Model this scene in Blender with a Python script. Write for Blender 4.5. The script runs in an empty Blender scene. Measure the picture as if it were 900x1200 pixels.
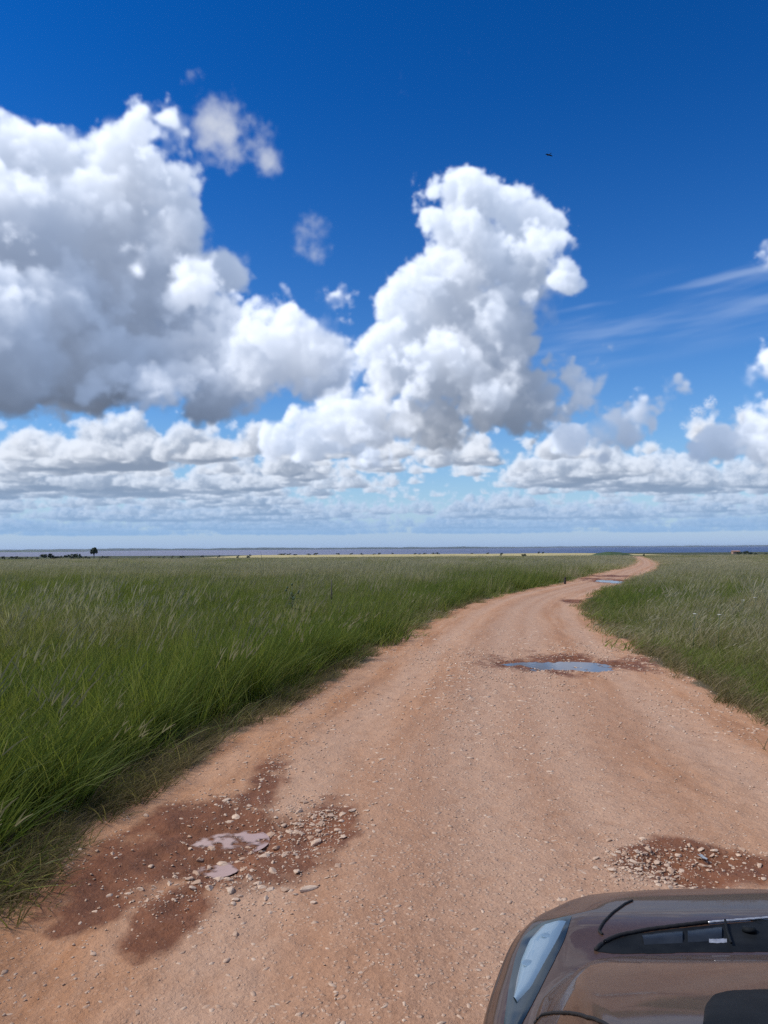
import numpy as np, math, time
F = 901.0
PITCH = math.atan((642.5 - 600.0) / F)
ROLL = math.radians(0.36)
def px_dir(px, py):
    """unit direction of a photo pixel (photo is 900 x 1200)"""
    x, y = (px - 450.0), (600.0 - py)
    c, s = math.cos(ROLL), math.sin(ROLL)
    x, y = c * x + s * y, -s * x + c * y          # undo the small roll
    cp, sp = math.cos(PITCH), math.sin(PITCH)
    d = np.array([x, F * cp - y * sp, y * cp + F * sp])
    return d / np.linalg.norm(d)
SUN = np.array([-0.68, -0.06, 0.73]); SUN = SUN / np.linalg.norm(SUN)

def worley_tile(n, freq, rng):
    pts = rng.random((freq, freq, freq, 3)).astype(np.float32)
    g = (np.arange(n, dtype=np.float32) + .5) / n * freq
    ci = np.floor(g).astype(np.int32)
    fr = g - ci
    best = np.full((n, n, n), 9.0, np.float32)
    for a in (-1, 0, 1):
        for b in (-1, 0, 1):
            for c in (-1, 0, 1):
                P = pts[np.ix_((ci + a) % freq, (ci + b) % freq, (ci + c) % freq)]
                d = (P[..., 0] + (a - fr)[:, None, None]) ** 2
                d += (P[..., 1] + (b - fr)[None, :, None]) ** 2
                d += (P[..., 2] + (c - fr)[None, None, :]) ** 2
                np.minimum(best, d, out=best)
    return 1.0 - np.sqrt(best)

def value_tile(n, freq, rng):
    v = rng.random((freq, freq, freq)).astype(np.float32)
    g = (np.arange(n, dtype=np.float32) + .5) / n * freq
    i = np.floor(g).astype(np.int32); t = g - i; t = t * t * (3 - 2 * t)
    j = (i + 1) % freq; i = i % freq
    v = v[i] * (1 - t)[:, None, None] + v[j] * t[:, None, None]
    v = v[:, i] * (1 - t)[None, :, None] + v[:, j] * t[None, :, None]
    v = v[:, :, i] * (1 - t) + v[:, :, j] * t
    return v

class Tile:
    def __init__(self, arr):
        self.n = arr.shape[0]
        self.f = np.ascontiguousarray(arr.astype(np.float32)).ravel()
    def __call__(self, x, y, z):
        n = self.n; out = None
        xi = np.floor(x); yi = np.floor(y); zi = np.floor(z)
        tx = (x - xi).astype(np.float32); ty = (y - yi).astype(np.float32); tz = (z - zi).astype(np.float32)
        x0 = xi.astype(np.int32) % n; y0 = yi.astype(np.int32) % n; z0 = zi.astype(np.int32) % n
        x1 = (x0 + 1) % n; y1 = (y0 + 1) % n; z1 = (z0 + 1) % n
        f = self.f
        a = x0 * n; b = x1 * n
        r = []
        for xx in (a, b):
            c0 = (xx + y0) * n; c1 = (xx + y1) * n
            v0 = f.take(c0 + z0) * (1 - tz) + f.take(c0 + z1) * tz
            v1 = f.take(c1 + z0) * (1 - tz) + f.take(c1 + z1) * tz
            r.append(v0 * (1 - ty) + v1 * ty)
        return r[0] * (1 - tx) + r[1] * tx

class Grid:
    """a clamped grid sampled trilinearly"""
    def __init__(self, arr, lo, h):
        self.s = arr.shape; self.f = np.ascontiguousarray(arr.astype(np.float32)).ravel(); self.lo = lo; self.h = h
    def __call__(self, x, y, z):
        sx, sy, sz = self.s
        def ax(v, lo, n):
            g = np.clip((v - lo) / self.h, 0, n - 1.001).astype(np.float32)
            i = g.astype(np.int32); return i, g - i
        x0, tx = ax(x, self.lo[0], sx); y0, ty = ax(y, self.lo[1], sy); z0, tz = ax(z, self.lo[2], sz)
        b = (x0 * sy + y0) * sz + z0; f = self.f
        def zl(o): return f.take(b + o) * (1 - tz) + f.take(b + o + 1) * tz
        v0 = zl(0) * (1 - ty) + zl(sz) * ty
        v1 = zl(sy * sz) * (1 - ty) + zl(sy * sz + sz) * ty
        return v0 * (1 - tx) + v1 * tx

def sstep(a, b, x):
    t = np.clip((x - a) / (b - a), 0, 1); return t * t * (3 - 2 * t)

# (photo x, photo y, radius in photo pixels): the lobes of the two great cumulus clouds and the ones round them
LEFT = [(-150, 270, 100), (-60, 235, 80), (15, 213, 60), (70, 203, 48), (115, 200, 42), (150, 175, 40), (181, 150, 27), (197, 172, 25), (205, 225, 36), (228, 215, 17), (225, 258, 22),
        (40, 265, 66), (130, 255, 62), (200, 275, 34), (-40, 290, 70), (90, 315, 60), (170, 315, 52), (215, 318, 38), (130, 345, 50), (200, 345, 40), (243, 335, 26)]
LOW = [(-170, 420, 100), (-60, 390, 90), (0, 330, 46), (50, 355, 50), (20, 400, 66), (-30, 450, 60), (95, 395, 62), (150, 372, 48), (205, 368, 44), (238, 340, 34), (268, 322, 25), (294, 328, 12),
       (250, 385, 34), (150, 430, 62), (80, 440, 60), (215, 430, 56), (270, 440, 40), (300, 420, 40), (322, 440, 38), (362, 445, 30), (396, 438, 24), (255, 405, 44), (285, 385, 30), (230, 345, 34), (255, 352, 26), (180, 455, 40), (110, 462, 40), (20, 460, 44), (240, 462, 34)]
FRONT = [(300, 395, 34), (280, 365, 22), (345, 368, 26), (326, 384, 28), (360, 398, 34), (318, 410, 30), (350, 430, 36), (388, 420, 30), (300, 432, 28)]
TAIL = [(392, 352, 16), (402, 378, 20), (398, 400, 22)]
BITS = [(152, 288, 9), (158, 302, 11), (166, 314, 10), (10, 285, 16), (40, 292, 12), (75, 330, 12), (270, 262, 5), (310, 350, 8)]
RIGHT = [(541, 225, 27), (512, 230, 26), (572, 238, 31), (606, 256, 33), (636, 260, 28), (652, 286, 24), (652, 318, 24), (508, 252, 18), (545, 268, 34),
         (655, 312, 19), (648, 338, 20), (622, 310, 38), (575, 312, 44), (532, 322, 38), (492, 322, 24), (465, 336, 20), (448, 350, 14),
         (470, 368, 32), (520, 380, 46), (580, 372, 46), (622, 358, 30), (455, 392, 18), (530, 420, 48), (585, 408, 38), (605, 392, 28),
         (432, 438, 18), (455, 450, 30), (500, 458, 40), (550, 455, 38), (418, 464, 16), (480, 486, 32), (525, 488, 34), (440, 486, 30), (565, 474, 34), (590, 445, 34), (412, 428, 18), (398, 470, 22), (372, 496, 22), (425, 505, 28), (408, 500, 24), (428, 452, 28), (414, 482, 28), (460, 428, 36), (442, 412, 20), (470, 502, 34), (520, 506, 32), (490, 420, 36), (385, 488, 22)]
DARK = [(626, 468, 36), (654, 456, 32), (680, 468, 26), (642, 488, 40), (606, 494, 34), (700, 478, 16), (664, 424, 20), (650, 420, 13), (682, 428, 12), (709, 402, 11), (702, 424, 15), (706, 440, 12), (685, 450, 16)]
MIDR = [(772, 471, 27), (794, 460, 20), (750, 487, 28), (731, 499, 27), (702, 512, 28), (765, 492, 25), (675, 520, 26),
        (906, 430, 22), (884, 440, 13), (908, 466, 26), (884, 502, 26), (914, 522, 32), (848, 520, 24), (815, 530, 20), (970, 490, 44), (1010, 450, 36), (908, 296, 15), (893, 300, 8), (905, 400, 10)]
MIDL = [(352, 492, 22), (375, 478, 18), (330, 515, 26), (372, 512, 34), (410, 515, 30), (440, 535, 26)]
WISP = [(256, 124, 14), (248, 146, 15), (262, 158, 16), (272, 176, 13), (292, 146, 8), (297, 170, 9), (309, 188, 13), (240, 165, 8), (222, 100, 5),
        (366, 270, 9), (378, 280, 8), (370, 296, 6), (503, 25, 16), (543, 34, 6), (545, 70, 9), (470, 105, 4), (152, 300, 0)]

def cloud_sky(W=1280, H=752, AZ=40.0, EL=42.0, step=0.046, seed=7, log=print):
    t0 = time.time()
    rng = np.random.default_rng(seed)
    n = 96
    w1, w2, w3 = worley_tile(n, 5, rng), worley_tile(n, 10, rng), worley_tile(n, 22, rng)
    v1, v2, v3 = value_tile(n, 6, rng), value_tile(n, 13, rng), value_tile(n, 29, rng)
    puff = Tile(w1 * .56 + w2 * .29 + w3 * .15 - .55)
    fray = Tile((v1 * .5 + v2 * .3 + v3 * .2) - .5)
    log('tiles', time.time() - t0)
    lo = np.array([-11.0, 3.6, 0.7]); h = 0.07
    dims = (int(21.0 / h), int(8.4 / h), int(5.6 / h))
    sd = np.full(dims, 3.0, np.float32)
    ax = [lo[k] + h * np.arange(dims[k], dtype=np.float32) for k in range(3)]
    amp = np.full(dims, 1.0, np.float32)
    def lobes(lst, D, squash=1.0, jit=0.5, k=0.16, base=None):
        for (px, py, r) in lst:
            if r <= 0: continue
            d = px_dir(px, py)
            dist = D / math.hypot(d[0], d[1]) * 1.0
            dist += (rng.random() - .5) * jit
            c = d * dist; R = r / F * dist
            m = R + 0.9
            sl = []
            for q in range(3):
                a = int(max(0, (c[q] - m - lo[q]) / h)); b = int(min(dims[q], (c[q] + m - lo[q]) / h + 1)); sl.append(slice(a, max(a, b)))
            X = ax[0][sl[0]][:, None, None] - c[0]; Y = (ax[1][sl[1]][None, :, None] - c[1]) * squash; Z = ax[2][sl[2]][None, None, :] - c[2]
            dd = np.sqrt(X * X + Y * Y + Z * Z) - R
            if base is not None:
                dd = np.maximum(dd, (base - ax[2][sl[2]])[None, None, :] * 1.0)
            o = sd[tuple(sl)]
            hh = np.clip(.5 + .5 * (o - dd) / k, 0, 1)
            sd[tuple(sl)] = o * (1 - hh) + dd * hh - k * hh * (1 - hh)
    zL = px_dir(150, 484); zL = zL[2] / math.hypot(zL[0], zL[1]) * 6.6
    lobes(LEFT, 7.2, base=zL + .2, jit=.7)
    lobes(LOW, 6.7, base=zL, jit=.9)
    lobes(FRONT, 6.4, base=zL - .1, jit=.3)
    lobes(TAIL, 6.6, base=zL, jit=.3)
    lobes(BITS, 5.6, jit=.2, k=.08)
    zR = px_dir(520, 522); zR = zR[2] / math.hypot(zR[0], zR[1]) * 8.6
    lobes(RIGHT, 8.6, base=zR, k=.13, jit=.45)
    lobes(DARK, 8.8, base=1.15, jit=.1, k=.05)
    lobes(MIDR, 9.5, k=.12)
    lobes(MIDL, 9.8, k=.12)
    G = Grid(sd, lo, h)
    keep = sd; sd = np.full(dims, 3.0, np.float32)
    lobes(WISP, 6.3, k=.06, jit=.2)
    GW = Grid(sd, lo, h); sd = keep
    log('sd', time.time() - t0)
    SIG = 26.0
    s1, s2, s3 = n / 3.4, n / 0.9, n / 1.7
    def density(x, y, z, s, fine=True):
        R = np.clip(-s / .5 + .55, .22, 1.0)
        d = -s + puff(x * s1, y * s1, z * s1 + 11) * 0.62 * R
        d += fray(x * s3 + 31, y * s3, z * s3) * .34
        if fine:
            d += puff(x * s2 + 17, y * s2 + 5, z * s2) * .22 * R + fray(x * s2 * 1.9, y * s2 * 1.9 + 9, z * s2 * 1.9) * .12
        # ragged and thinner towards the base
        return d
    # light: optical depth towards the sun on the coarse grid
    XX, YY, ZZ = np.meshgrid(*ax, indexing='ij')
    m = sd < 0.6
    rho = np.zeros(dims, np.float32)
    dd = density(XX[m], YY[m], ZZ[m], sd[m], False)
    rho[m] = sstep(0.0, .16, dd)
    del XX, YY, ZZ
    tau = np.zeros_like(rho); up = np.zeros_like(rho)
    def shift(a, k, axis):
        i = int(math.floor(k)); f = k - i
        def sh(b, j):
            if j == 0: return b
            o = np.zeros_like(b)
            src = [slice(None)] * 2; dst = [slice(None)] * 2
            if j > 0: src[axis] = slice(j, None); dst[axis] = slice(0, -j)
            else: src[axis] = slice(0, j); dst[axis] = slice(-j, None)
            o[tuple(dst)] = b[tuple(src)]; return o
        return sh(a, i) * (1 - f) + sh(a, i + 1) * f
    for kz in range(dims[2] - 2, -1, -1):
        a = tau[:, :, kz + 1] + rho[:, :, kz + 1] * (h / SUN[2])
        a = shift(shift(a, SUN[0] / SUN[2], 0), SUN[1] / SUN[2], 1)
        tau[:, :, kz] = a
        b = up[:, :, kz + 1] + rho[:, :, kz + 1] * h
        up[:, :, kz] = (b + .25 * (shift(b, 1, 0) + shift(b, -1, 0) + shift(b, 1, 1) + shift(b, -1, 1))) * .5
    GT = Grid(tau, lo, h); GU = Grid(up, lo, h)
    log('light', time.time() - t0)
    # rays
    az = np.radians((np.arange(W) + .5) / W * 2 * AZ - AZ).astype(np.float32)
    el = np.radians((np.arange(H) + .5) / H * EL).astype(np.float32)
    A, E = np.meshgrid(az, el)
    dx = (np.sin(A) * np.cos(E)).ravel(); dy = (np.cos(A) * np.cos(E)).ravel(); dz = np.sin(E).ravel()
    N = W * H
    T = np.ones(N, np.float32); C = np.zeros((N, 3), np.float32)
    sunc = np.array([1.0, .988, .97], np.float32); amb_t = np.array([.33, .47, .75], np.float32); amb_b = np.array([.225, .325, .55], np.float32)
    haze_c = np.array([.27, .46, .74], np.float32)
    jit = rng.random(N).astype(np.float32)
    cosang = dx * SUN[0] + dy * SUN[1] + dz * SUN[2]
    def march(r0, r1, st, dens, light, sig):
        r = r0
        while r < r1:
            act = np.flatnonzero(T > .015)
            rr = r + jit[act] * st
            x = dx[act] * rr; y = dy[act] * rr; z = dz[act] * rr
            k, d = dens(x, y, z)
            if k.size:
                ids = act[k]; x = x[k]; y = y[k]; z = z[k]; dist = rr[k]
                q = np.flatnonzero(d > .002)
                ids, x, y, z, d, dist = ids[q], x[q], y[q], z[q], d[q], dist[q]
                if ids.size:
                    a = 1 - np.exp(-d * sig * st)
                    L = light(x, y, z, d, ids)
                    fog = np.exp(-np.maximum(dist - 7, 0) / 21.0)[:, None] * np.ones(3, np.float32)
                    L = L * fog + haze_c * (1 - fog)
                    w = (T[ids] * a)[:, None]
                    C[ids] += w * L
                    T[ids] *= 1 - a
            r += st
    def dens_hero(x, y, z):
        s = G(x, y, z)
        k = np.flatnonzero(s < .42)
        if k.size == 0: return k, None
        xs, ys, zs = x[k], y[k], z[k]
        dn = density(xs, ys, zs, s[k]); sf = fray(xs * n / 2.3 + 50, ys * n / 2.3, zs * n / 2.3 + 8)
        return k, sstep(0.0, .13 + .55 * sstep(-.02, .2, sf), dn)
    def light_hero(x, y, z, d, ids):
        t = GT(x, y, z); u = GU(x, y, z)
        p = .07
        xs, ys, zs = x + SUN[0] * p, y + SUN[1] * p, z + SUN[2] * p
        ss = G(xs, ys, zs)
        d2 = sstep(0.0, .14, density(xs, ys, zs, ss))
        t = t + d2 * p * .9
        Ls = .50 * np.exp(-t * 5.0) + .32 * np.exp(-t * 1.5) + .17 * np.exp(-t * .5)
        Ls = Ls * (.62 + .38 * (1 - np.exp(-d * 3.2)))
        Lu = np.exp(-u * 1.3)
        low = sstep(1.05, 2.3, z)
        amb = amb_t * (.16 + .84 * Lu)[:, None] + amb_b * ((.16 + .30 * low) * (1 - Lu))[:, None]
        return Ls[:, None] * sunc * .95 + amb * .70
    march(4.2, 12.0, step, dens_hero, light_hero, SIG)
    def dens_wisp(x, y, z):
        s = GW(x, y, z)
        k = np.flatnonzero(s < .25)
        if k.size == 0: return k, None
        xs, ys, zs = x[k], y[k], z[k]
        d = -s[k] * 1.0 + .07 + fray(xs * n / 1.1, ys * n / 1.1, zs * n / 1.1) * .30 + fray(xs * n / .42, ys * n / .42, zs * n / .42) * .14
        return k, sstep(0.0, .22, d)
    def light_wisp(x, y, z, d, ids):
        return (np.array([.84, .88, .95], np.float32) * (.86 + .14 * np.exp(-d * 2.0))[:, None])
    march(5.3, 7.3, step, dens_wisp, light_wisp, 8.0)
    log('hero', time.time() - t0)
    # the field of smaller cumulus receding to the horizon: one cloud deck with flat bases
    Z0, Z1 = 1.25, 2.0
    cov1, cov2 = Tile(v1 * .6 + v2 * .4), Tile(w1 * .6 + w2 * .4)
    def deck(x, y, z, fine=True):
        q = n / 16.0; q2 = n / 5.2
        c = cov1(x * q + 40, y * q + 12, np.zeros_like(x) + 3.3) * .8 + cov2(x * q2 + 3, y * q2 + 50, np.zeros_like(x) + 20) * .62
        hgt = (z - Z0) / (Z1 - Z0)
        d = (c - .628 - .02 * sstep(.05, .25, x / y)) * 3.1 - np.clip(hgt, 0, 2) ** 1.3 * .80 - np.clip(-hgt * 9, 0, 2) - .34
        d += puff(x * s1 * 1.6, y * s1 * 1.6, z * s1 * 1.6) * 1.25 + fray(x * s1 * 2.6, y * s1 * 2.6, z * s1 * 2.6) * .5
        if fine: d += puff(x * s2 * .8, y * s2 * .8, z * s2 * .8) * .50 + fray(x * s2, y * s2, z * s2) * .22
        return d
    def dens_deck(x, y, z):
        k = np.flatnonzero((z > Z0 - .08) & (z < Z1 + .15) & (y > 8.6))
        if k.size == 0: return k, None
        return k, sstep(0.0, .30, deck(x[k], y[k], z[k]))
    def light_deck(x, y, z, d, ids):
        t = np.zeros_like(x)
        for p, wgt in ((.08, .16), (.22, .32), (.5, .5)):
            t += sstep(0, .3, deck(x + SUN[0] * p, y + SUN[1] * p, z + SUN[2] * p, p < .1)) * wgt
        Ls = .60 * np.exp(-t * 6.0) + .34 * np.exp(-t * 1.5) + .20 * np.exp(-t * .45)
        hg = np.clip((z - Z0) / (Z1 - Z0), 0, 1)
        amb = amb_b * (1 - hg)[:, None] * .8 + amb_t * hg[:, None]
        return Ls[:, None] * sunc * .78 + amb * .42
    def dens_n(x, y, z): return dens_deck(x, y, z)
    r = 9.0
    while r < 70:
        st = max(.08, r * .007)
        march(r, r + st * .99, st, dens_deck, light_deck, 11.0 * min(1, 14.0 / r))
        r += st
    log('deck', time.time() - t0)
    # thin high streaks on the right
    Ad = np.degrees(A).ravel(); Ed = np.degrees(E).ravel()
    uu = Ed - Ad * .10
    st = fray(uu * 9.0 + 5 + fray(Ad * 2.4, Ed * 2, uu * 0 + 4) * 9, Ad * 1.1, uu * 0 + 7) + .35 * fray(uu * 26, Ad * 3.5, uu * 0)
    ci = sstep(-.12, .42, st) * sstep(6, 16, Ad) * sstep(10.5, 13, uu) * (1 - sstep(15.0, 16.6, uu)) * .34
    ci = np.maximum(ci, sstep(-.02, .4, st + .25 * np.exp(-((uu - 15.55) / .35) ** 2)) * np.exp(-((uu - 15.4) / .8) ** 2) * sstep(4, 22, Ad) * .34)
    C += (T * ci)[:, None] * np.array([.62, .74, .95], np.float32); T *= 1 - ci
    img = np.concatenate([C, (1 - T)[:, None]], 1).reshape(H, W, 4)
    for ax_ in (0, 1):                                                # the grain of the jittered steps
        img = .76 * img + .12 * (np.roll(img, 1, ax_) + np.roll(img, -1, ax_))
    log('done', time.time() - t0)
    return img.astype(np.float32)
# --- light and exposure
SKY_STR, SKY_SAT, SKY_GAM = .088, 1.44, 1.22
SUN_STR, SUN_ANG, EXPO = 3.6, 12.0, 0.0
CLOUD_GAIN, HAZE = 1.0, 4e-5
HORIZON = (.31, .48, .78)

# =====================================================================  scene
import bpy, bmesh, random
from mathutils import Matrix, Vector
scene = bpy.context.scene
COL = scene.collection
random.seed(5)
RNG = np.random.default_rng(11)
EYE = 2.0

# ---------------------------------------------------------------- helpers
def tag(o, label=None, cat=None, group=None, kind=None):
    if label: o['label'] = label
    if cat: o['category'] = cat
    if group: o['group'] = group
    if kind: o['kind'] = kind
    return o

def link(o, parent=None):
    COL.objects.link(o)
    if parent is not None: o.parent = parent
    return o

def empty(name, loc=(0, 0, 0), rz=0):
    o = bpy.data.objects.new(name, None)
    o.location = loc; o.rotation_euler = (0, 0, rz); o.empty_display_size = .2
    return link(o)

def mesh_np(name, V, Q, mat=None, smooth=True, attrs=None):
    """mesh from numpy vertices and faces (all quads or all triangles)"""
    V = np.asarray(V, np.float32); Q = np.asarray(Q, np.int32); k = Q.shape[1]
    me = bpy.data.meshes.new(name)
    me.vertices.add(len(V)); me.vertices.foreach_set('co', V.ravel())
    me.loops.add(Q.size); me.loops.foreach_set('vertex_index', Q.ravel())
    me.polygons.add(len(Q)); me.polygons.foreach_set('loop_start', np.arange(0, Q.size, k, dtype=np.int32))
    me.polygons.foreach_set('use_smooth', np.full(len(Q), smooth))
    me.update(calc_edges=True); me.validate()
    for nm, arr in (attrs or {}).items():
        at = me.attributes.new(nm, 'FLOAT', 'POINT'); at.data.foreach_set('value', np.asarray(arr, np.float32).ravel())
    if mat: me.materials.append(mat)
    return me

def obj(name, me, parent=None):
    return link(bpy.data.objects.new(name, me), parent)

def grid_faces(r, c):
    i = np.arange((r - 1) * (c - 1)); a = (i // (c - 1)) * c + i % (c - 1)
    return np.stack([a, a + 1, a + c + 1, a + c], 1)

def bm_mesh(name, bm, mat, smooth=True):
    me = bpy.data.meshes.new(name); bm.to_mesh(me); bm.free()
    for p in me.polygons: p.use_smooth = smooth
    if mat: me.materials.append(mat)
    return me

def hash2(ix, iy, seed):
    h = (ix.astype(np.int64) * 374761393 + iy.astype(np.int64) * 668265263 + seed * 974711) & 0x7fffffff
    h = ((h ^ (h >> 13)) * 1274126177) & 0x7fffffff
    return ((h ^ (h >> 16)) & 0xffff) / 65535.0

def vnoise(x, y, seed=0):
    x = np.asarray(x, float); y = np.asarray(y, float)
    ix = np.floor(x); iy = np.floor(y); tx = x - ix; ty = y - iy
    tx = tx * tx * (3 - 2 * tx); ty = ty * ty * (3 - 2 * ty)
    a = hash2(ix, iy, seed); b = hash2(ix + 1, iy, seed); c = hash2(ix, iy + 1, seed); d = hash2(ix + 1, iy + 1, seed)
    return (a * (1 - tx) + b * tx) * (1 - ty) + (c * (1 - tx) + d * tx) * ty

def fbm(x, y, seed=0, o=4):
    s = 0; a = .5; t = 0
    for k in range(o):
        s = s + a * vnoise(x * 2 ** k + k * 7.3, y * 2 ** k - k * 3.1, seed + k); t += a; a *= .5
    return s / t

def on_plane(px, py, z=0.0):
    """world point at height z that the photo shows at this pixel"""
    d = px_dir(px, py); t = (z - EYE) / d[2]
    return np.array([d[0] * t, d[1] * t, z])

def at_dist(px, py, Y):
    d = px_dir(px, py); t = Y / d[1]
    return np.array([d[0] * t, Y, EYE + d[2] * t])

# ---------------------------------------------------------------- node materials
def new_mat(name):
    m = bpy.data.materials.new(name); m.use_nodes = True
    nt = m.node_tree; b = nt.nodes['Principled BSDF']
    return m, nt, b

def N(nt, typ, **kw):
    n = nt.nodes.new(typ)
    for k, v in kw.items():
        if k in n.inputs and not hasattr(n, k): n.inputs[k].default_value = v
        else: setattr(n, k, v)
    return n

def ramp(nt, fac, stops, interp='LINEAR'):
    r = nt.nodes.new('ShaderNodeValToRGB'); e = r.color_ramp; e.interpolation = interp
    while len(e.elements) < len(stops): e.elements.new(.5)
    for el_, (p, c) in zip(e.elements, stops):
        el_.position = p; el_.color = (c, c, c, 1) if isinstance(c, (int, float)) else (*c, 1)
    nt.links.new(fac, r.inputs[0]); return r.outputs[0]

def mix(nt, fac, a, b, mode='MIX'):
    m = nt.nodes.new('ShaderNodeMix'); m.data_type = 'RGBA'; m.blend_type = mode
    for s, v in ((m.inputs[0], fac), (m.inputs[6], a), (m.inputs[7], b)):
        if isinstance(v, (int, float)): s.default_value = v
        elif isinstance(v, tuple): s.default_value = (*v, 1)
        else: nt.links.new(v, s)
    return m.outputs[2]

def mth(nt, op, a, b=None, c=None, clamp=False):
    m = nt.nodes.new('ShaderNodeMath'); m.operation = op; m.use_clamp = clamp
    for s, v in zip(m.inputs, (a, b, c)):
        if v is None: continue
        if isinstance(v, (int, float)): s.default_value = v
        else: nt.links.new(v, s)
    return m.outputs[0]

def noise(nt, vec, scale, detail=4, rough=.55, dist=0):
    n = nt.nodes.new('ShaderNodeTexNoise'); n.inputs['Scale'].default_value = scale; n.inputs['Detail'].default_value = detail
    n.inputs['Roughness'].default_value = rough; n.inputs['Distortion'].default_value = dist
    if vec is not None: nt.links.new(vec, n.inputs['Vector'])
    return n.outputs[0]

def voro(nt, vec, scale, feature='F1'):
    n = nt.nodes.new('ShaderNodeTexVoronoi'); n.feature = feature; n.inputs['Scale'].default_value = scale
    if vec is not None: nt.links.new(vec, n.inputs['Vector'])
    return n

def bump(nt, h, strength, dist, normal=None):
    b = nt.nodes.new('ShaderNodeBump'); b.inputs['Strength'].default_value = strength; b.inputs['Distance'].default_value = dist
    nt.links.new(h, b.inputs['Height'])
    if normal is not None: nt.links.new(normal, b.inputs['Normal'])
    return b.outputs[0]

def attr(nt, name, typ='GEOMETRY'):
    a = nt.nodes.new('ShaderNodeAttribute'); a.attribute_name = name; a.attribute_type = typ
    return a.outputs['Fac']

def geo_pos(nt): return nt.nodes.new('ShaderNodeNewGeometry').outputs['Position']

def plain(name, col, rough=.7, metal=0.0, var=.25, scale=8.0, spec=.5, coat=0.0):
    """a simple procedural material: base colour broken up by noise, slightly uneven gloss"""
    m, nt, b = new_mat(name)
    tc = nt.nodes.new('ShaderNodeTexCoord').outputs['Object']
    f = noise(nt, tc, scale, 5)
    dark = tuple(c * (1 - var) for c in col); lite = tuple(min(1, c * (1 + var)) for c in col)
    nt.links.new(ramp(nt, f, [(.3, dark), (.7, lite)]), b.inputs['Base Color'])
    nt.links.new(ramp(nt, f, [(.3, max(0, rough - .06)), (.7, min(1, rough + .06))]), b.inputs['Roughness'])
    b.inputs['Metallic'].default_value = metal; b.inputs['Specular IOR Level'].default_value = spec
    b.inputs['Coat Weight'].default_value = coat
    return m

# ---------------------------------------------------------------- camera
cp, sp = math.cos(PITCH), math.sin(PITCH); cr, sr = math.cos(ROLL), math.sin(ROLL)
e1, e2, fw = Vector((1, 0, 0)), Vector((0, -sp, cp)), Vector((0, cp, sp))
right = cr * e1 - sr * e2; upv = sr * e1 + cr * e2
cam = bpy.data.cameras.new('camera'); cam.sensor_fit = 'VERTICAL'; cam.sensor_height = 36; cam.lens = F / 1200 * 36
cam.clip_start = .05; cam.clip_end = 120000
camo = bpy.data.objects.new('camera', cam); link(camo)
camo.matrix_world = Matrix(((right.x, upv.x, -fw.x, 0), (right.y, upv.y, -fw.y, 0), (right.z, upv.z, -fw.z, EYE), (0, 0, 0, 1)))
scene.camera = camo

# ---------------------------------------------------------------- road course (left and right edge, metres)
LE = np.array([(-40, -2.9), (-5, -2.6), (2, -2.42), (4.56, -2.28), (5.6, -2.22), (6.4, -2.12), (7.4, -1.98), (9.3, -1.55), (13, -.72), (16.8, .02), (22.5, 1.4), (30, 3.75), (37, 6.7), (43, 9.6), (57, 15.2), (79, 24.7), (108, 35.0), (160, 51)])
RE = np.array([(-40, 4.3), (-5, 4.4), (2, 4.4), (6, 4.42), (8.9, 4.46), (11.1, 4.68), (13.9, 4.95), (18.4, 5.5), (24.3, 6.4), (28.2, 7.45), (32, 8.9), (40.4, 12.6), (56, 19.3), (79, 28.2), (95, 34.0), (108, 38.0), (160, 54)])
def pch(P, y):
    """smooth (Catmull-Rom tangent) interpolation"""
    t = np.gradient(P[:, 1], P[:, 0]); y = np.clip(y, P[0, 0], P[-1, 0])
    i = np.clip(np.searchsorted(P[:, 0], y) - 1, 0, len(P) - 2)
    h = P[i + 1, 0] - P[i, 0]; s = (y - P[i, 0]) / h
    return ((2 * s ** 3 - 3 * s ** 2 + 1) * P[i, 1] + (s ** 3 - 2 * s ** 2 + s) * h * t[i]
            + (-2 * s ** 3 + 3 * s ** 2) * P[i + 1, 1] + (s ** 3 - s ** 2) * h * t[i + 1])
def edge_l(y): return pch(LE, np.asarray(y, float))
def edge_r(y): return pch(RE, np.asarray(y, float))

# wet mud and the hollows the traffic dug: (photo x, y, half width px, half height px, weight)
def ell(px, py, rx, ry):
    c = on_plane(px, py); a = on_plane(px + rx, py); b = on_plane(px, py + ry); b2 = on_plane(px, py - ry)
    return c[0], (b[1] + b2[1]) / 2, abs(a[0] - c[0]), abs(b2[1] - b[1]) / 2
WET = [ell(*e) for e in [(150, 1015, 75, 48), (240, 985, 85, 50), (330, 985, 80, 38), (310, 920, 32, 30), (200, 1070, 50, 45), (290, 1010, 95, 30), (120, 1065, 40, 28), (395, 965, 40, 28), (185, 1100, 36, 26),
                         (655, 777, 100, 13), (700, 776, 30, 7), (805, 1012, 95, 26), (880, 1016, 60, 24), (765, 1012, 42, 18),
                         (715, 680.5, 26, 3.6), (718, 675, 26, 1.6), (672, 704, 16, 2.2)]]
HOLE = [ell(*e) + (d,) for e, d in [((255, 985, 90, 42), .045), ((258, 974, 46, 15), .030), ((246, 1003, 30, 10), .030), ((150, 1030, 60, 40), .03), ((345, 975, 60, 28), .03), ((658, 778, 74, 8.5), .07), ((815, 1014, 85, 22), .05), ((718, 681, 22, 3.0), .06), ((672, 704, 16, 2), .04)]]
def wet_field(x, y):
    w = np.zeros_like(x)
    wob = (fbm(x * 2.1, y * 1.5, 40, 6) - .5) * 2.3 + (fbm(x * 9, y * 6, 47, 4) - .5) * .8
    for (cx, cy, a, b) in WET:
        d = np.sqrt(((x - cx) / a) ** 2 + ((y - cy) / b) ** 2)
        w = np.maximum(w, np.clip((1.12 - d + wob * .62) * 1.15 + .12, 0, 1))
    return w
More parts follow.
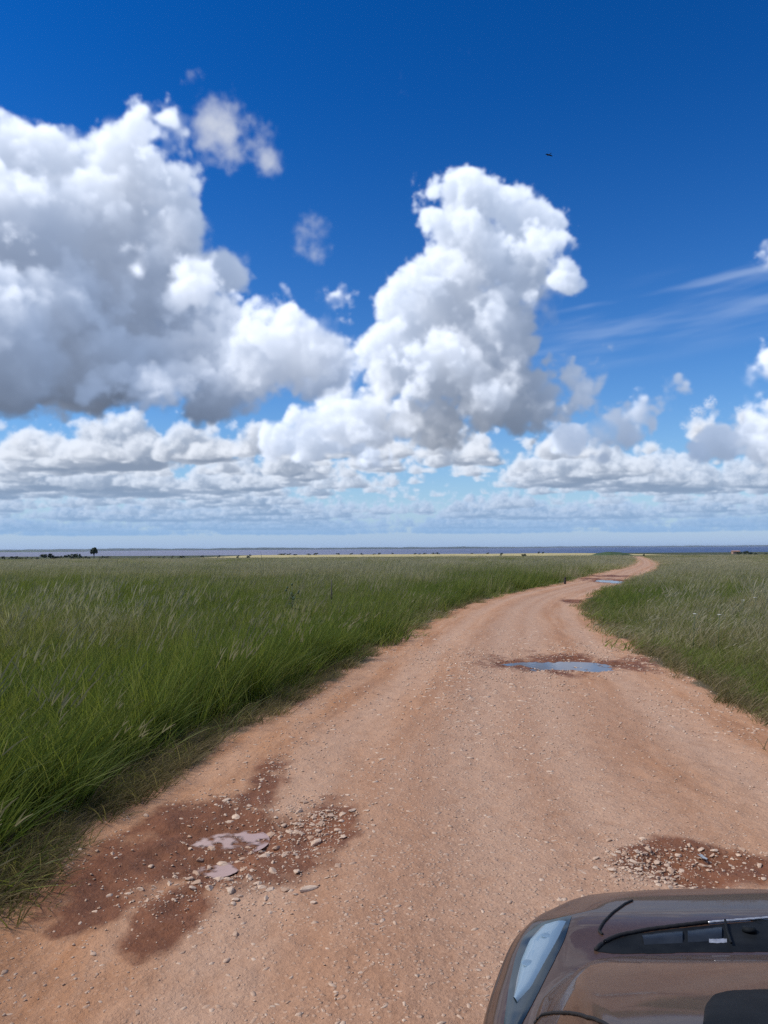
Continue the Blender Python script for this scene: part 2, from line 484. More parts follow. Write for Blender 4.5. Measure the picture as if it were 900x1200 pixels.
def road_z(x, y):
    l, r = edge_l(y), edge_r(y)
    m = np.minimum(x - l, r - x)                                    # metres inside the edge
    u = (x - l) / (r - l)
    z = (fbm(x * .9, y * .35, 3, 3) - .5) * .05 + (fbm(x * 7, y * 7, 8, 3) - .5) * .018
    for c, wd, dp in ((.24, .07, .022), (.47, .07, .02), (.60, .07, .015), (.82, .07, .02)):
        z = z - dp * np.exp(-((u - c + .02 * np.sin(y * .21)) / wd) ** 2)
    for (cx, cy, a, b, dp) in HOLE:
        d = np.sqrt(((x - cx) / a) ** 2 + ((y - cy) / b) ** 2) + (fbm(x * 3, y * 3, 21, 4) - .5) * .9
        z = z - dp * sstep(1.15, .45, d)
    w = wet_field(x, y)
    z = z + w * ((fbm(x * 24, y * 24, 31, 3) - .5) * .030 + (fbm(x * 6, y * 5, 33, 4) - .5) * .065)
    near = np.clip(1 - np.asarray(y) / 40, .25, 1)
    z = z + (fbm(x * 30, y * 30, 5, 2) - .5) * .008 * near
    z = z - sstep(.15, -1.6, m) * .16
    return z

# ---------------------------------------------------------------- terrain
def terrain_z(x, y):
    d = np.maximum(y, 0)
    z = -.15 - 3.1 * sstep(150, 420, d) - 4.9 * sstep(400, 900, d) - .55 * sstep(1000, 1350, d) - 4 * sstep(1360, 1500, d)
    return z + (fbm(x / 37., y / 37., 77, 3) - .5) * .25 * sstep(20, 60, d)
xs = np.concatenate([-np.geomspace(9000, 130, 26), np.linspace(-120, 120, 121), np.geomspace(130, 9000, 26)])
ys = np.concatenate([-np.geomspace(6000, 60, 14), np.linspace(-50, 200, 126), np.linspace(210, 1500, 100)])
X, Y = np.meshgrid(xs, ys)
m, nt, b = new_mat('meadow_soil')
P = geo_pos(nt)
f1 = noise(nt, P, .06, 6, .6); f2 = noise(nt, P, 9, 4); f3 = noise(nt, P, .9, 4)
c = ramp(nt, f1, [(.30, (.040, .062, .020)), (.52, (.060, .072, .030)), (.70, (.105, .100, .055))])
c = mix(nt, ramp(nt, f2, [(.35, .0), (.75, .55)]), c, (.085, .075, .040))
c = mix(nt, ramp(nt, f3, [(.4, .0), (.7, .5)]), c, (.030, .050, .016))
nt.links.new(c, b.inputs['Base Color']); b.inputs['Roughness'].default_value = .95; b.inputs['Specular IOR Level'].default_value = .1
nt.links.new(bump(nt, f2, .8, .1), b.inputs['Normal'])
tag(obj('ground', mesh_np('ground', np.stack([X, Y, terrain_z(X, Y)], -1).reshape(-1, 3), grid_faces(len(ys), len(xs)), m)), kind='structure')

# ripe yellow field beyond the rise, and the strip of dark scrubby land in front of the water
def sheet(name, y0, y1, edge_fn, x0, x1, lift, mat, n=200):
    xx = np.linspace(x0, x1, n); rows = []
    a = y0 + edge_fn(xx, 1); c_ = y1 + edge_fn(xx, 2)
    for t in np.linspace(0, 1, 8): rows.append(np.stack([xx, a * (1 - t) + c_ * t, np.zeros(n)], 1))
    V = np.concatenate(rows)
    V[:, 2] = terrain_z(V[:, 0], V[:, 1]) + lift
    return tag(obj(name, mesh_np(name, V, grid_faces(8, n), mat)), kind='structure')
m, nt, b = new_mat('ripe_field'); P = geo_pos(nt)
f = noise(nt, P, .02, 5, .6)
nt.links.new(ramp(nt, f, [(.3, (.38, .31, .12)), (.55, (.46, .385, .155)), (.75, (.38, .335, .15))]), b.inputs['Base Color']); b.inputs['Roughness'].default_value = .9
sheet('yellow_field', 830, 1290, lambda x, k: (fbm(x / 90., x * 0 + k, 5, 3) - .5) * 110 * k * .6, -215, 330, .5, m)
m = plain('far_grass', (.10, .105, .05), .95, var=.3, scale=.03)
sheet('shore_meadow', 700, 850, lambda x, k: (fbm(x / 60., x * 0 + k, 9, 3) - .5) * 60, -700, 420, .35, m)

# green mound near the end of the track
th = np.linspace(0, 2 * np.pi, 49)[:-1]
V = [(0, 0, 1.0)]; rr = np.linspace(.12, 1, 9)
mc = at_dist(716, 648, 380); V = []
for r_ in rr:
    for t in th:
        q = r_ * (1 + .12 * math.sin(3 * t + 1)); V.append((mc[0] + 11.5 * q * math.cos(t), 380 + 9 * q * math.sin(t), -2.9 + 2.3 * (1 - r_ ** 2.2) + .25 * vnoise(5 * q * math.cos(t), 5 * q * math.sin(t), 3)))
Q = [(i * 48 + j, i * 48 + (j + 1) % 48, (i + 1) * 48 + (j + 1) % 48, (i + 1) * 48 + j) for i in range(8) for j in range(48)]
tag(obj('grassy_mound', mesh_np('grassy_mound', V, Q, plain('mound_grass', (.040, .075, .022), .95, var=.35, scale=.6))), kind='structure')

# ---------------------------------------------------------------- water and the far shore
m, nt, b = new_mat('sea_water'); P = geo_pos(nt)
sx = nt.nodes.new('ShaderNodeSeparateXYZ'); nt.links.new(P, sx.inputs[0])
# shallow, muddy, greyish lagoon on the left; deeper blue water on the right
ratio = mth(nt, 'DIVIDE', sx.outputs[0], mth(nt, 'MAXIMUM', sx.outputs[1], 100))
wob = mth(nt, 'MULTIPLY', mth(nt, 'SUBTRACT', noise(nt, P, .0006, 5), .5), .5)
depth = ramp(nt, mth(nt, 'ADD', mth(nt, 'ADD', ratio, .5), wob), [(.30, 0), (.80, 1)])
nt.links.new(mix(nt, depth, (.205, .215, .275), (.060, .098, .195)), b.inputs['Base Color'])
b.inputs['Roughness'].default_value = .55; b.inputs['Specular IOR Level'].default_value = .12
nt.links.new(bump(nt, noise(nt, P, .05, 4), .6, 2.0), b.inputs['Normal'])
V = [(-60000, 1340, -8.75), (60000, 1340, -8.75), (60000, 60000, -8.75), (-60000, 60000, -8.75)]
tag(obj('sea', mesh_np('sea', V, [(0, 1, 2, 3)], m)), kind='structure')
def shore(name, px0, px1, Yd, hgt, mat, seed, depth_=900):
    a, c_ = at_dist(px0, 640, Yd)[0], at_dist(px1, 640, Yd)[0]; n = 260
    xx = np.linspace(a, c_, n); t = np.linspace(0, 1, n)
    env = sstep(0, .12, t) * sstep(1, .88, t)
    h_ = hgt * (.45 + .9 * fbm(xx / Yd * 55, xx * 0, seed, 5)) * (.25 + .75 * env)
    rows = []
    for k, (dy, hz) in enumerate([(0, 0), (40, .55), (depth_ * .4, 1.0), (depth_, .9), (depth_ * 1.6, 0)]):
        w = 1 + .15 * (fbm(xx / Yd * 80 + 9 * k, xx * 0 + k, seed + k, 3) - .5)
        rows.append(np.stack([xx, Yd + dy + 500 * (fbm(xx / Yd * 14, xx * 0, seed + 3, 3) - .5), -8.9 + h_ * hz * w], 1))
    return tag(obj(name, mesh_np(name, np.concatenate(rows), grid_faces(5, n), mat)), kind='structure')
sm = plain('far_shore', (.035, .055, .040), .95, var=.3, scale=.004)
shore('far_shore', -200, 640, 9500, 26, sm, 3)
shore('far_shore_low', 420, 1100, 15000, 25, sm, 12)
shore('near_spit', -260, 75, 5200, 9.5, plain('spit_grass', (.06, .09, .045), .95, var=.3, scale=.01), 22, 500)

# ---------------------------------------------------------------- the road
yy = np.concatenate([np.linspace(-30, 1.9, 40), np.geomspace(2.0, 160, 760)])
cols = 250
tcol = np.linspace(0, 1, cols)
l, r = edge_l(yy) - 1.7, edge_r(yy) + 1.7
Xr = l[:, None] + (r - l)[:, None] * tcol[None]; Yr = np.repeat(yy[:, None], cols, 1)
Zr = road_z(Xr, Yr)
le, re_ = edge_l(Yr), edge_r(Yr)
inside = np.minimum(Xr - le, re_ - Xr) + (fbm(Xr * 1.7, Yr * 1.7, 60, 4) - .5) * .55 * np.clip(Yr / 8, .6, 1.5)
wet = wet_field(Xr, Yr)
uu = (Xr - le) / (re_ - le)
track = np.zeros_like(uu)
for c0, wd in ((.24, .05), (.47, .06), (.60, .05), (.82, .05)):
    track = np.maximum(track, np.exp(-((uu - c0 + .02 * np.sin(Yr * .21)) / wd) ** 2))
gravelly = np.clip(np.exp(-((uu - .52) / .20) ** 2) * 1.2 + (fbm(Xr * .7, Yr * .22, 66, 4) - .5) * 1.6, 0, 1)
m, nt, b = new_mat('red_gravel'); P = geo_pos(nt)
big = noise(nt, P, .55, 5, .6); mid = noise(nt, P, 4.5, 6, .65); fine = noise(nt, P, 55, 5, .7); grit = noise(nt, P, 190, 3, .7)
cx_ = nt.nodes.new('ShaderNodeCombineXYZ'); nt.links.new(mth(nt, 'MULTIPLY', attr(nt, 'across'), 17), cx_.inputs[0]); nt.links.new(mth(nt, 'MULTIPLY', attr(nt, 'along'), .32), cx_.inputs[1])
streak = noise(nt, cx_.outputs[0], 1.0, 6, .62)
grv = attr(nt, 'gravelly')
cx2 = nt.nodes.new('ShaderNodeCombineXYZ'); nt.links.new(mth(nt, 'MULTIPLY', attr(nt, 'across'), 5), cx2.inputs[0]); nt.links.new(mth(nt, 'MULTIPLY', attr(nt, 'along'), .07), cx2.inputs[1])
broad = noise(nt, cx2.outputs[0], 1.3, 5, .6)
c = ramp(nt, big, [(.32, (.47, .245, .125)), (.52, (.475, .268, .152)), (.68, (.44, .265, .165))])
c = mix(nt, ramp(nt, broad, [(.36, .8), (.54, 0)]), c, (.43, .215, .105))
c = mix(nt, ramp(nt, broad, [(.52, 0), (.68, .7)]), c, (.44, .285, .195))
c = mix(nt, ramp(nt, streak, [(.44, 0), (.62, .8)]), c, (.54, .345, .225))
c = mix(nt, ramp(nt, streak, [(.34, .75), (.47, 0)]), c, (.345, .180, .098))
c = mix(nt, mth(nt, 'MULTIPLY', attr(nt, 'gravelly'), .65), c, (.41, .255, .172))
c = mix(nt, mth(nt, 'MULTIPLY', attr(nt, 'track'), .75), c, (.52, .355, .25))
c = mix(nt, ramp(nt, mid, [(.33, .42), (.50, 0)]), c, (.365, .200, .115))
gk = mth(nt, 'ADD', .30, mth(nt, 'MULTIPLY', grv, .70))
c = mix(nt, mth(nt, 'MULTIPLY', ramp(nt, fine, [(.30, .6), (.50, 0)]), gk), c, (.26, .155, .098))
c = mix(nt, mth(nt, 'MULTIPLY', ramp(nt, fine, [(.56, 0), (.72, .6)]), gk), c, (.58, .42, .30))
v1 = voro(nt, P, 34); v2 = voro(nt, P, 13)
peb = ramp(nt, v1.outputs['Distance'], [(.24, 1), (.40, 0)])
pick = ramp(nt, v1.outputs['Color'], [(.48, 0), (.56, 1)])
pm = mth(nt, 'MULTIPLY', mth(nt, 'MULTIPLY', peb, pick), gk)
c = mix(nt, mth(nt, 'MULTIPLY', pm, .75), c, mix(nt, v1.outputs['Color'], (.38, .25, .17), (.64, .49, .37)))
peb2 = ramp(nt, v2.outputs['Distance'], [(.14, 1), (.24, 0)]); pick2 = ramp(nt, v2.outputs['Color'], [(.74, 0), (.78, 1)])
pm2 = mth(nt, 'MULTIPLY', mth(nt, 'MULTIPLY', peb2, pick2), gk)
c = mix(nt, mth(nt, 'MULTIPLY', pm2, .7), c, (.50, .36, .27))
c = mix(nt, 1.0, c, (.955, .90, .855), 'MULTIPLY')
w = attr(nt, 'wet')
wv = mth(nt, 'ADD', w, mth(nt, 'MULTIPLY', mth(nt, 'SUBTRACT', mid, .5), 1.3))
mp2 = nt.nodes.new('ShaderNodeMapping'); mp2.inputs['Scale'].default_value = (1.6, .55, 1); mp2.inputs['Rotation'].default_value = (0, 0, .5); nt.links.new(P, mp2.inputs[0])
wm = mth(nt, 'MULTIPLY', ramp(nt, wv, [(.08, 0), (.55, 1)]), ramp(nt, w, [(.02, 0), (.2, 1)]))
mst = ramp(nt, noise(nt, mp2.outputs[0], 3.2, 6, .65), [(.42, 1), (.60, 0)])
mud = mix(nt, mid, (.145, .048, .018), (.26, .105, .050))
mud = mix(nt, mth(nt, 'MULTIPLY', mst, .42), mud, (.070, .026, .014))
mud = mix(nt, mth(nt, 'MULTIPLY', pm, .35), mud, (.36, .22, .15))
c = mix(nt, mth(nt, 'MULTIPLY', wm, .93), c, mud)
ed = mth(nt, 'ADD', attr(nt, 'inside'), mth(nt, 'MULTIPLY', mth(nt, 'SUBTRACT', mid, .5), .5))
em = ramp(nt, ed, [(.02, 1), (.20, 0)])          # the verge: thatch and soil between the tufts
c = mix(nt, em, c, mix(nt, fine, (.060, .048, .026), (.155, .125, .070)))
nt.links.new(c, b.inputs['Base Color'])
nt.links.new(mth(nt, 'SUBTRACT', .93, mth(nt, 'MULTIPLY', wm, mth(nt, 'ADD', .16, mth(nt, 'MULTIPLY', mid, .22)))), b.inputs['Roughness'])
b.inputs['Specular IOR Level'].default_value = .22
hgt = mth(nt, 'ADD', mth(nt, 'ADD', mth(nt, 'MULTIPLY', fine, .5), mth(nt, 'MULTIPLY', grit, .25)), mth(nt, 'ADD', mth(nt, 'MULTIPLY', pm, .55), mth(nt, 'MULTIPLY', pm2, .9)))
nrm = bump(nt, hgt, .75, .012)
nt.links.new(bump(nt, mid, .8, .05, nrm), b.inputs['Normal'])
ROADMAT = m
tag(obj('dirt_road', mesh_np('dirt_road', np.stack([Xr, Yr, Zr], -1).reshape(-1, 3), grid_faces(len(yy), cols), m, True,
        {'inside': inside, 'wet': wet, 'track': track, 'gravelly': gravelly, 'across': uu, 'along': Yr})), kind='structure')

# puddles: level sheets of muddy water lying in the hollows; the mud cuts their outline
m, nt, b = new_mat('muddy_water'); P = geo_pos(nt)
nt.links.new(mix(nt, noise(nt, P, 6, 4), (.075, .050, .042), (.115, .076, .064)), b.inputs['Base Color'])
b.inputs['Roughness'].default_value = .04; b.inputs['IOR'].default_value = 2.5; b.inputs['Specular IOR Level'].default_value = .8
nt.links.new(bump(nt, noise(nt, P, 14, 2), .06, .01), b.inputs['Normal'])
def shallow(nt, lim):
    """the last few millimetres of water let the mud show through"""
    b_ = nt.nodes['Principled BSDF']; tr_ = nt.nodes.new('ShaderNodeBsdfTransparent'); ms_ = nt.nodes.new('ShaderNodeMixShader')
    nt.links.new(ramp(nt, mth(nt, 'DIVIDE', attr(nt, 'depth'), lim), [(0, 0), (1, 1)]), ms_.inputs[0])
    nt.links.new(tr_.outputs[0], ms_.inputs[1]); nt.links.new(b_.outputs[0], ms_.inputs[2]); nt.links.new(ms_.outputs[0], nt.nodes['Material Output'].inputs['Surface'])
shallow(nt, .006)
WATER = m
m, nt, b = new_mat('milky_water'); P = geo_pos(nt)
nt.links.new(mix(nt, noise(nt, P, 9, 4), (.42, .27, .21), (.52, .37, .31)), b.inputs['Base Color'])
b.inputs['Roughness'].default_value = .14; b.inputs['IOR'].default_value = 1.33
nt.links.new(bump(nt, noise(nt, P, 14, 2), .06, .01), b.inputs['Normal'])
shallow(nt, .014)
MILKY = m
def puddle(px, py, rx, ry, fill, grow=1.25, mat=None):
    """the water stands so high that this share of the ellipse is flooded"""
    cx, cy, a, bb = ell(px, py, rx, ry); n = 70
    q = np.sqrt(RNG.random(3000)); w = RNG.random(3000) * 6.283
    level = float(np.quantile(road_z(cx + a * q * np.cos(w), cy + bb * q * np.sin(w)), fill)); a *= grow; bb *= grow
    gx, gy = np.meshgrid(np.linspace(-1, 1, n), np.linspace(-1, 1, n))
    r_ = np.maximum(np.abs(gx), np.abs(gy)) / np.maximum(np.hypot(gx, gy), 1e-6)     # square grid folded into the ellipse
    x_, y_ = cx + a * gx * r_, cy + bb * gy * r_
    dep = level - road_z(x_, y_)
    return tag(obj('puddle', mesh_np('puddle', np.stack([x_, y_, np.full_like(x_, level)], -1).reshape(-1, 3), grid_faces(n, n), mat or WATER, True, {'depth': dep})), kind='structure')

# ---------------------------------------------------------------- stones
m, nt, b = new_mat('pale_stone'); P = geo_pos(nt)
oi = nt.nodes.new('ShaderNodeObjectInfo')
tc = nt.nodes.new('ShaderNodeTexCoord').outputs['Object']
c = ramp(nt, oi.outputs['Random'], [(0, (.42, .28, .19)), (.35, (.54, .39, .28)), (.7, (.64, .49, .36)), (1, (.52, .40, .30))])
c = mix(nt, ramp(nt, noise(nt, tc, 2.2, 5), [(.35, .55), (.6, 0)]), c, (.40, .25, .165))
nt.links.new(c, b.inputs['Base Color']); b.inputs['Roughness'].default_value = .85; b.inputs['Specular IOR Level'].default_value = .3
nt.links.new(bump(nt, noise(nt, tc, 5, 5), .4, .004), b.inputs['Normal'])
STONE = m
def stone_mesh(seed, sub=2):
    rn = random.Random(seed); bm = bmesh.new(); bmesh.ops.create_icosphere(bm, subdivisions=sub, radius=.5)
    off = Vector((rn.random() * 50, rn.random() * 50, rn.random() * 50))
    cuts = [(Vector((rn.gauss(0, 1), rn.gauss(0, 1), rn.gauss(0, 1))).normalized(), rn.uniform(.20, .40)) for _ in range(9)]
    from mathutils import noise as mn
    for v in bm.verts:
        p = v.co.copy()
        for nrm_, d in cuts:
            e = p.dot(nrm_) - d
            if e > 0: p -= nrm_ * e
        p *= 1 + .20 * mn.noise(v.co * 1.7 + off)
        v.co = Vector((p.x * 1.35, p.y * 1.0, p.z * .58))
    return bm_mesh('stone', bm, STONE, sub < 2)
SMESH = [stone_mesh(40 + i) for i in range(10)]
CLUST = [  # photo centre, spread (px), how many, size range (px), label index
    (368, 962, 24, 13, 64, 4, 10, 0), (310, 990, 45, 20, 38, 5, 13, 0), (268, 943, 22, 8, 14, 4, 10, 0), (262, 1035, 40, 15, 22, 5, 12, 0),
    (175, 1052, 24, 12, 14, 4, 9, 0), (245, 1000, 90, 40, 20, 3, 9, 0), (120, 1005, 40, 20, 8, 4, 8, 0), (320, 900, 16, 12, 10, 3, 7, 0), (330, 1045, 40, 20, 9, 5, 12, 0),
    (764, 1013, 26, 12, 62, 5, 10, 1), (845, 1010, 32, 10, 20, 4, 8, 1), (738, 1003, 12, 10, 5, 4, 8, 1),
    (703, 776, 22, 3.5, 12, 2.2, 4, 2), (640, 769, 40, 2, 6, 2, 3.5, 2)]
SLAB = [('pale angular stone among the others in the wide muddy pothole on the left', 'stones in the muddy pothole on the left'),
        ('pale stone packed with others in the wet hollow just beyond the dark car', 'stones in the hollow beyond the car'),
        ('small stone at the wet rim of the sky blue puddle in mid road', 'stones at the rim of the blue puddle')]
taken = []
for (cx, cy, sx_, sy_, n, s0, s1, li) in CLUST:
    k = 0; tries = 0
    while k < n and tries < 4000:
        tries += 1
        px, py = random.gauss(cx, sx_), random.gauss(cy, sy_)
        s = s0 + (s1 - s0) * random.random() ** 1.7
        g = on_plane(px, py, -.02)
        size = s / F * math.hypot(g[1], EYE) * 1.0
        if any((g[0] - q[0]) ** 2 + (g[1] - q[1]) ** 2 < (.43 * (size + q[2])) ** 2 for q in taken): continue
        taken.append((g[0], g[1], size)); k += 1
        o = obj('stone', random.choice(SMESH))
        z = float(road_z(np.array([g[0]]), np.array([g[1]]))[0])
        o.location = (g[0], g[1], z + size * .03); o.scale = (size, size * random.uniform(.8, 1.2), size * random.uniform(.75, 1.15))
        o.rotation_euler = (random.uniform(-.25, .25), random.uniform(-.25, .25), random.uniform(0, 6.28))
        tag(o, SLAB[li][0], 'stone', SLAB[li][1])
# the broad flat stone lying by itself below the pothole
g = on_plane(360, 1044, -.02)
o = obj('stone', SMESH[3]); o.location = (g[0], g[1], float(road_z(g[:1], g[1:2])[0]) + .008); o.scale = (.105, .07, .06); o.rotation_euler = (0, 0, .3)
tag(o, 'broad flat stone lying by itself on dry gravel below the muddy pothole', 'stone')

# ---------------------------------------------------------------- instanced stuff (gravel, grass)
def scatter(name, pts, rot, scl, idx, sources, attrs=None):
    """one object of uncountable stuff: points that carry copies of the source meshes"""
    n = len(pts)
    me = bpy.data.meshes.new(name); me.vertices.add(n); me.vertices.foreach_set('co', np.asarray(pts, np.float32).ravel())
    a = me.attributes.new('rot', 'FLOAT_VECTOR', 'POINT'); a.data.foreach_set('vector', np.asarray(rot, np.float32).ravel())
    a = me.attributes.new('scl', 'FLOAT_VECTOR', 'POINT'); a.data.foreach_set('vector', np.asarray(scl, np.float32).ravel())
    a = me.attributes.new('idx', 'INT', 'POINT'); a.data.foreach_set('value', np.asarray(idx, np.int32))
    for k, v in (attrs or {}).items():
        a = me.attributes.new(k, 'FLOAT', 'POINT'); a.data.foreach_set('value', np.asarray(v, np.float32))
    src = bpy.data.collections.new(name + '_sources')
    for i, sm_ in enumerate(sources):
        src.objects.link(bpy.data.objects.new('%s_%02d' % (name, i), sm_))
    ng = bpy.data.node_groups.new(name, 'GeometryNodeTree')
    ng.interface.new_socket('Geometry', in_out='INPUT', socket_type='NodeSocketGeometry')
    ng.interface.new_socket('Geometry', in_out='OUTPUT', socket_type='NodeSocketGeometry')
    gi = ng.nodes.new('NodeGroupInput'); go = ng.nodes.new('NodeGroupOutput')
    ci = ng.nodes.new('GeometryNodeCollectionInfo'); ci.inputs['Collection'].default_value = src
    ci.inputs['Separate Children'].default_value = True; ci.inputs['Reset Children'].default_value = True
    ip = ng.nodes.new('GeometryNodeInstanceOnPoints'); ip.inputs['Pick Instance'].default_value = True
    def na(nm, typ):
        q = ng.nodes.new('GeometryNodeInputNamedAttribute'); q.data_type = typ; q.inputs['Name'].default_value = nm
        return q.outputs['Attribute']
    L = ng.links.new
    L(gi.outputs[0], ip.inputs['Points']); L(ci.outputs[0], ip.inputs['Instance'])
    L(na('idx', 'INT'), ip.inputs['Instance Index']); L(na('scl', 'FLOAT_VECTOR'), ip.inputs['Scale'])
    er = ng.nodes.new('FunctionNodeEulerToRotation'); L(na('rot', 'FLOAT_VECTOR'), er.inputs[0]); L(er.outputs[0], ip.inputs['Rotation'])
    L(ip.outputs[0], go.inputs[0])
    o = obj(name, me); md = o.modifiers.new('scatter', 'NODES'); md.node_group = ng
    return o

# broken rubble worked out of the potholes: far too many and too small to count
x, y, s = [], [], []
for (cx, cy, sx_, sy_, n, a0, a1, li) in CLUST[:12]:
    for k in range(n * 9):
        px, py = random.gauss(cx, sx_ * 1.15), random.gauss(cy, sy_ * 1.2); g = on_plane(px, py, -.02)
        x.append(g[0]); y.append(g[1]); s.append(random.uniform(1.3, 4.0) / F * math.hypot(g[1], EYE))
for k in range(420):
    px, py = random.gauss(655, 62), random.choice((random.gauss(769, 2), random.gauss(775, 5), random.gauss(787, 2))); g = on_plane(px, py, -.02)
    x.append(g[0]); y.append(g[1]); s.append(random.uniform(1.2, 2.6) / F * g[1])
x, y, s = np.array(x), np.array(y), np.array(s); n = len(x); z = road_z(x, y)
tag(scatter('rubble', np.stack([x, y, z + s * .05], 1), np.stack([RNG.normal(0, .3, n), RNG.normal(0, .3, n), RNG.random(n) * 6.28], 1),
        np.stack([s, s * RNG.uniform(.7, 1.2, n), s * RNG.uniform(.6, 1., n)], 1), RNG.integers(0, 6, n), [stone_mesh(240 + i, 1) for i in range(6)]),
    'small broken rubble strewn in and around the muddy potholes', 'rubble', kind='stuff')

# loose gravel on the road
n = 26000
y = 2.6 * (16 / 2.6) ** RNG.random(n); t = RNG.random(n)
el_, er_ = edge_l(y), edge_r(y); x = el_ + .1 + (er_ - el_ - .2) * t
u = fbm(x * 1.3, y * .8, 90, 4); keep = RNG.random(n) < np.clip((u - .30) * 2.6, .12, 1)
keep &= np.abs(x) < y * .62 + .6
x, y = x[keep], y[keep]; n = len(x)
s = (.005 + .022 * RNG.random(n) ** 3.5) * np.clip(y / 6, .8, 2.0)
z = road_z(x, y)
gravel = scatter('gravel', np.stack([x, y, z + s * .1], 1), np.stack([RNG.normal(0, .2, n), RNG.normal(0, .2, n), RNG.random(n) * 6.28], 1),
                 np.stack([s, s * RNG.uniform(.7, 1.2, n), s * RNG.uniform(.6, 1., n)], 1), RNG.integers(0, 6, n), [stone_mesh(140 + i, 1) for i in range(6)])
tag(gravel, 'loose fine gravel strewn over the reddish dirt road', 'gravel', kind='stuff')

# flat stones pressed into the road by the traffic, only their worn tops showing
n = 9000
y = 2.9 * (19 / 2.9) ** RNG.random(n); t = RNG.random(n); el_, er_ = edge_l(y), edge_r(y); x = el_ + .3 + (er_ - el_ - .6) * t
u = fbm(x * .8 + 4, y * .35, 97, 4) + .22 * np.exp(-((t - .55) / .22) ** 2) + .16 * sstep(5.5, 3.6, y) - .1
keep = (RNG.random(n) < np.clip((u - .36) * 3.2, .08, 1)) & (np.abs(x) < y * .6 + .5)
x, y = x[keep], y[keep]; n = len(x); s = (.016 + .048 * RNG.random(n) ** 2.6) * np.clip(y / 6, .85, 1.8); z = road_z(x, y)
tag(scatter('embedded_stones', np.stack([x, y, z - s * .06], 1), np.stack([RNG.normal(0, .05, n), RNG.normal(0, .05, n), RNG.random(n) * 6.28], 1),
        np.stack([s, s * RNG.uniform(.6, 1.1, n), s * RNG.uniform(.5, .8, n)], 1), RNG.integers(0, 6, n), [stone_mesh(340 + i, 1) for i in range(6)]),
    'worn flat stones pressed into the surface of the dirt road', 'embedded stones', kind='stuff')

puddle(258, 974, 44, 14, .55, 1.3, MILKY)
puddle(246, 1003, 27, 9, .58, 1.3, MILKY)
puddle(655, 779, 66, 6.2, .80, 1.15)
puddle(718, 681, 17, 2.4, .85, 1.1)

# ---------------------------------------------------------------- grass
def grass_mat(name, stops, gloss=.22):
    m, nt, b = new_mat(name)
    P = geo_pos(nt)
    ti = attr(nt, 'tint'); hu = attr(nt, 'hue', 'INSTANCER')
    v = mth(nt, 'ADD', mth(nt, 'MULTIPLY', hu, .95), mth(nt, 'MULTIPLY', mth(nt, 'SUBTRACT', ti, .5), .85))
    v = mth(nt, 'ADD', v, mth(nt, 'MULTIPLY', mth(nt, 'SUBTRACT', noise(nt, P, .35, 4), .5), .35), None, True)
    c = ramp(nt, v, stops)
    nt.links.new(c, b.inputs['Base Color']); b.inputs['Roughness'].default_value = .5; b.inputs['Specular IOR Level'].default_value = gloss
    tr = nt.nodes.new('ShaderNodeBsdfTranslucent'); nt.links.new(mix(nt, .5, c, (.27, .29, .04)), tr.inputs['Color'])
    ms = nt.nodes.new('ShaderNodeMixShader'); ms.inputs[0].default_value = .5
    nt.links.new(b.outputs[0], ms.inputs[1]); nt.links.new(tr.outputs[0], ms.inputs[2])
    nt.links.new(ms.outputs[0], nt.nodes['Material Output'].inputs['Surface'])
    return m
# v low: lush blue green; middle: fresh green; high: grey, seeding, dry
GREEN = grass_mat('grass_blade', [(.0, (.062, .105, .014)), (.20, (.125, .185, .022)), (.38, (.195, .235, .040)), (.56, (.225, .225, .075)), (.75, (.27, .24, .125)), (.90, (.37, .315, .185)), (1.0, (.52, .45, .29))])
SEED = grass_mat('seed_head', [(.0, (.22, .20, .11)), (.5, (.30, .27, .16)), (1.0, (.43, .39, .26))], .2)
THATCH = grass_mat('dry_thatch', [(.0, (.12, .10, .045)), (.5, (.25, .19, .10)), (1.0, (.42, .34, .20))], .15)

def ribbons(specs, seg, rng):
    """specs: base xyz, length, width, heading, lean at root, bend, tint -> curved tapering ribbons"""
    V, Q, T = [], [], []
    for (bx, by, bz, L, W, hd, ln, bend, tint, taper) in specs:
        a = ln; p = np.array([bx, by, bz]); o = len(V)
        side = np.array([-math.sin(hd + 1.2), math.cos(hd + 1.2), 0])
        for i in range(seg + 1):
            t = i / seg
            wd = W * ((1 - t ** 1.6) * .92 + .08) if taper == 0 else W * (.35 + math.sin(math.pi * min(1, .12 + .88 * t)) ** .8)
            V.append(p - side * wd / 2); V.append(p + side * wd / 2); T += [tint, tint]
            p = p + np.array([math.cos(hd) * math.sin(a), math.sin(hd) * math.sin(a), math.cos(a)]) * L / seg
            a += bend / seg * (.4 + 1.2 * t)
        for i in range(seg):
            k = o + 2 * i; Q.append((k, k + 1, k + 3, k + 2))
    return V, Q, T

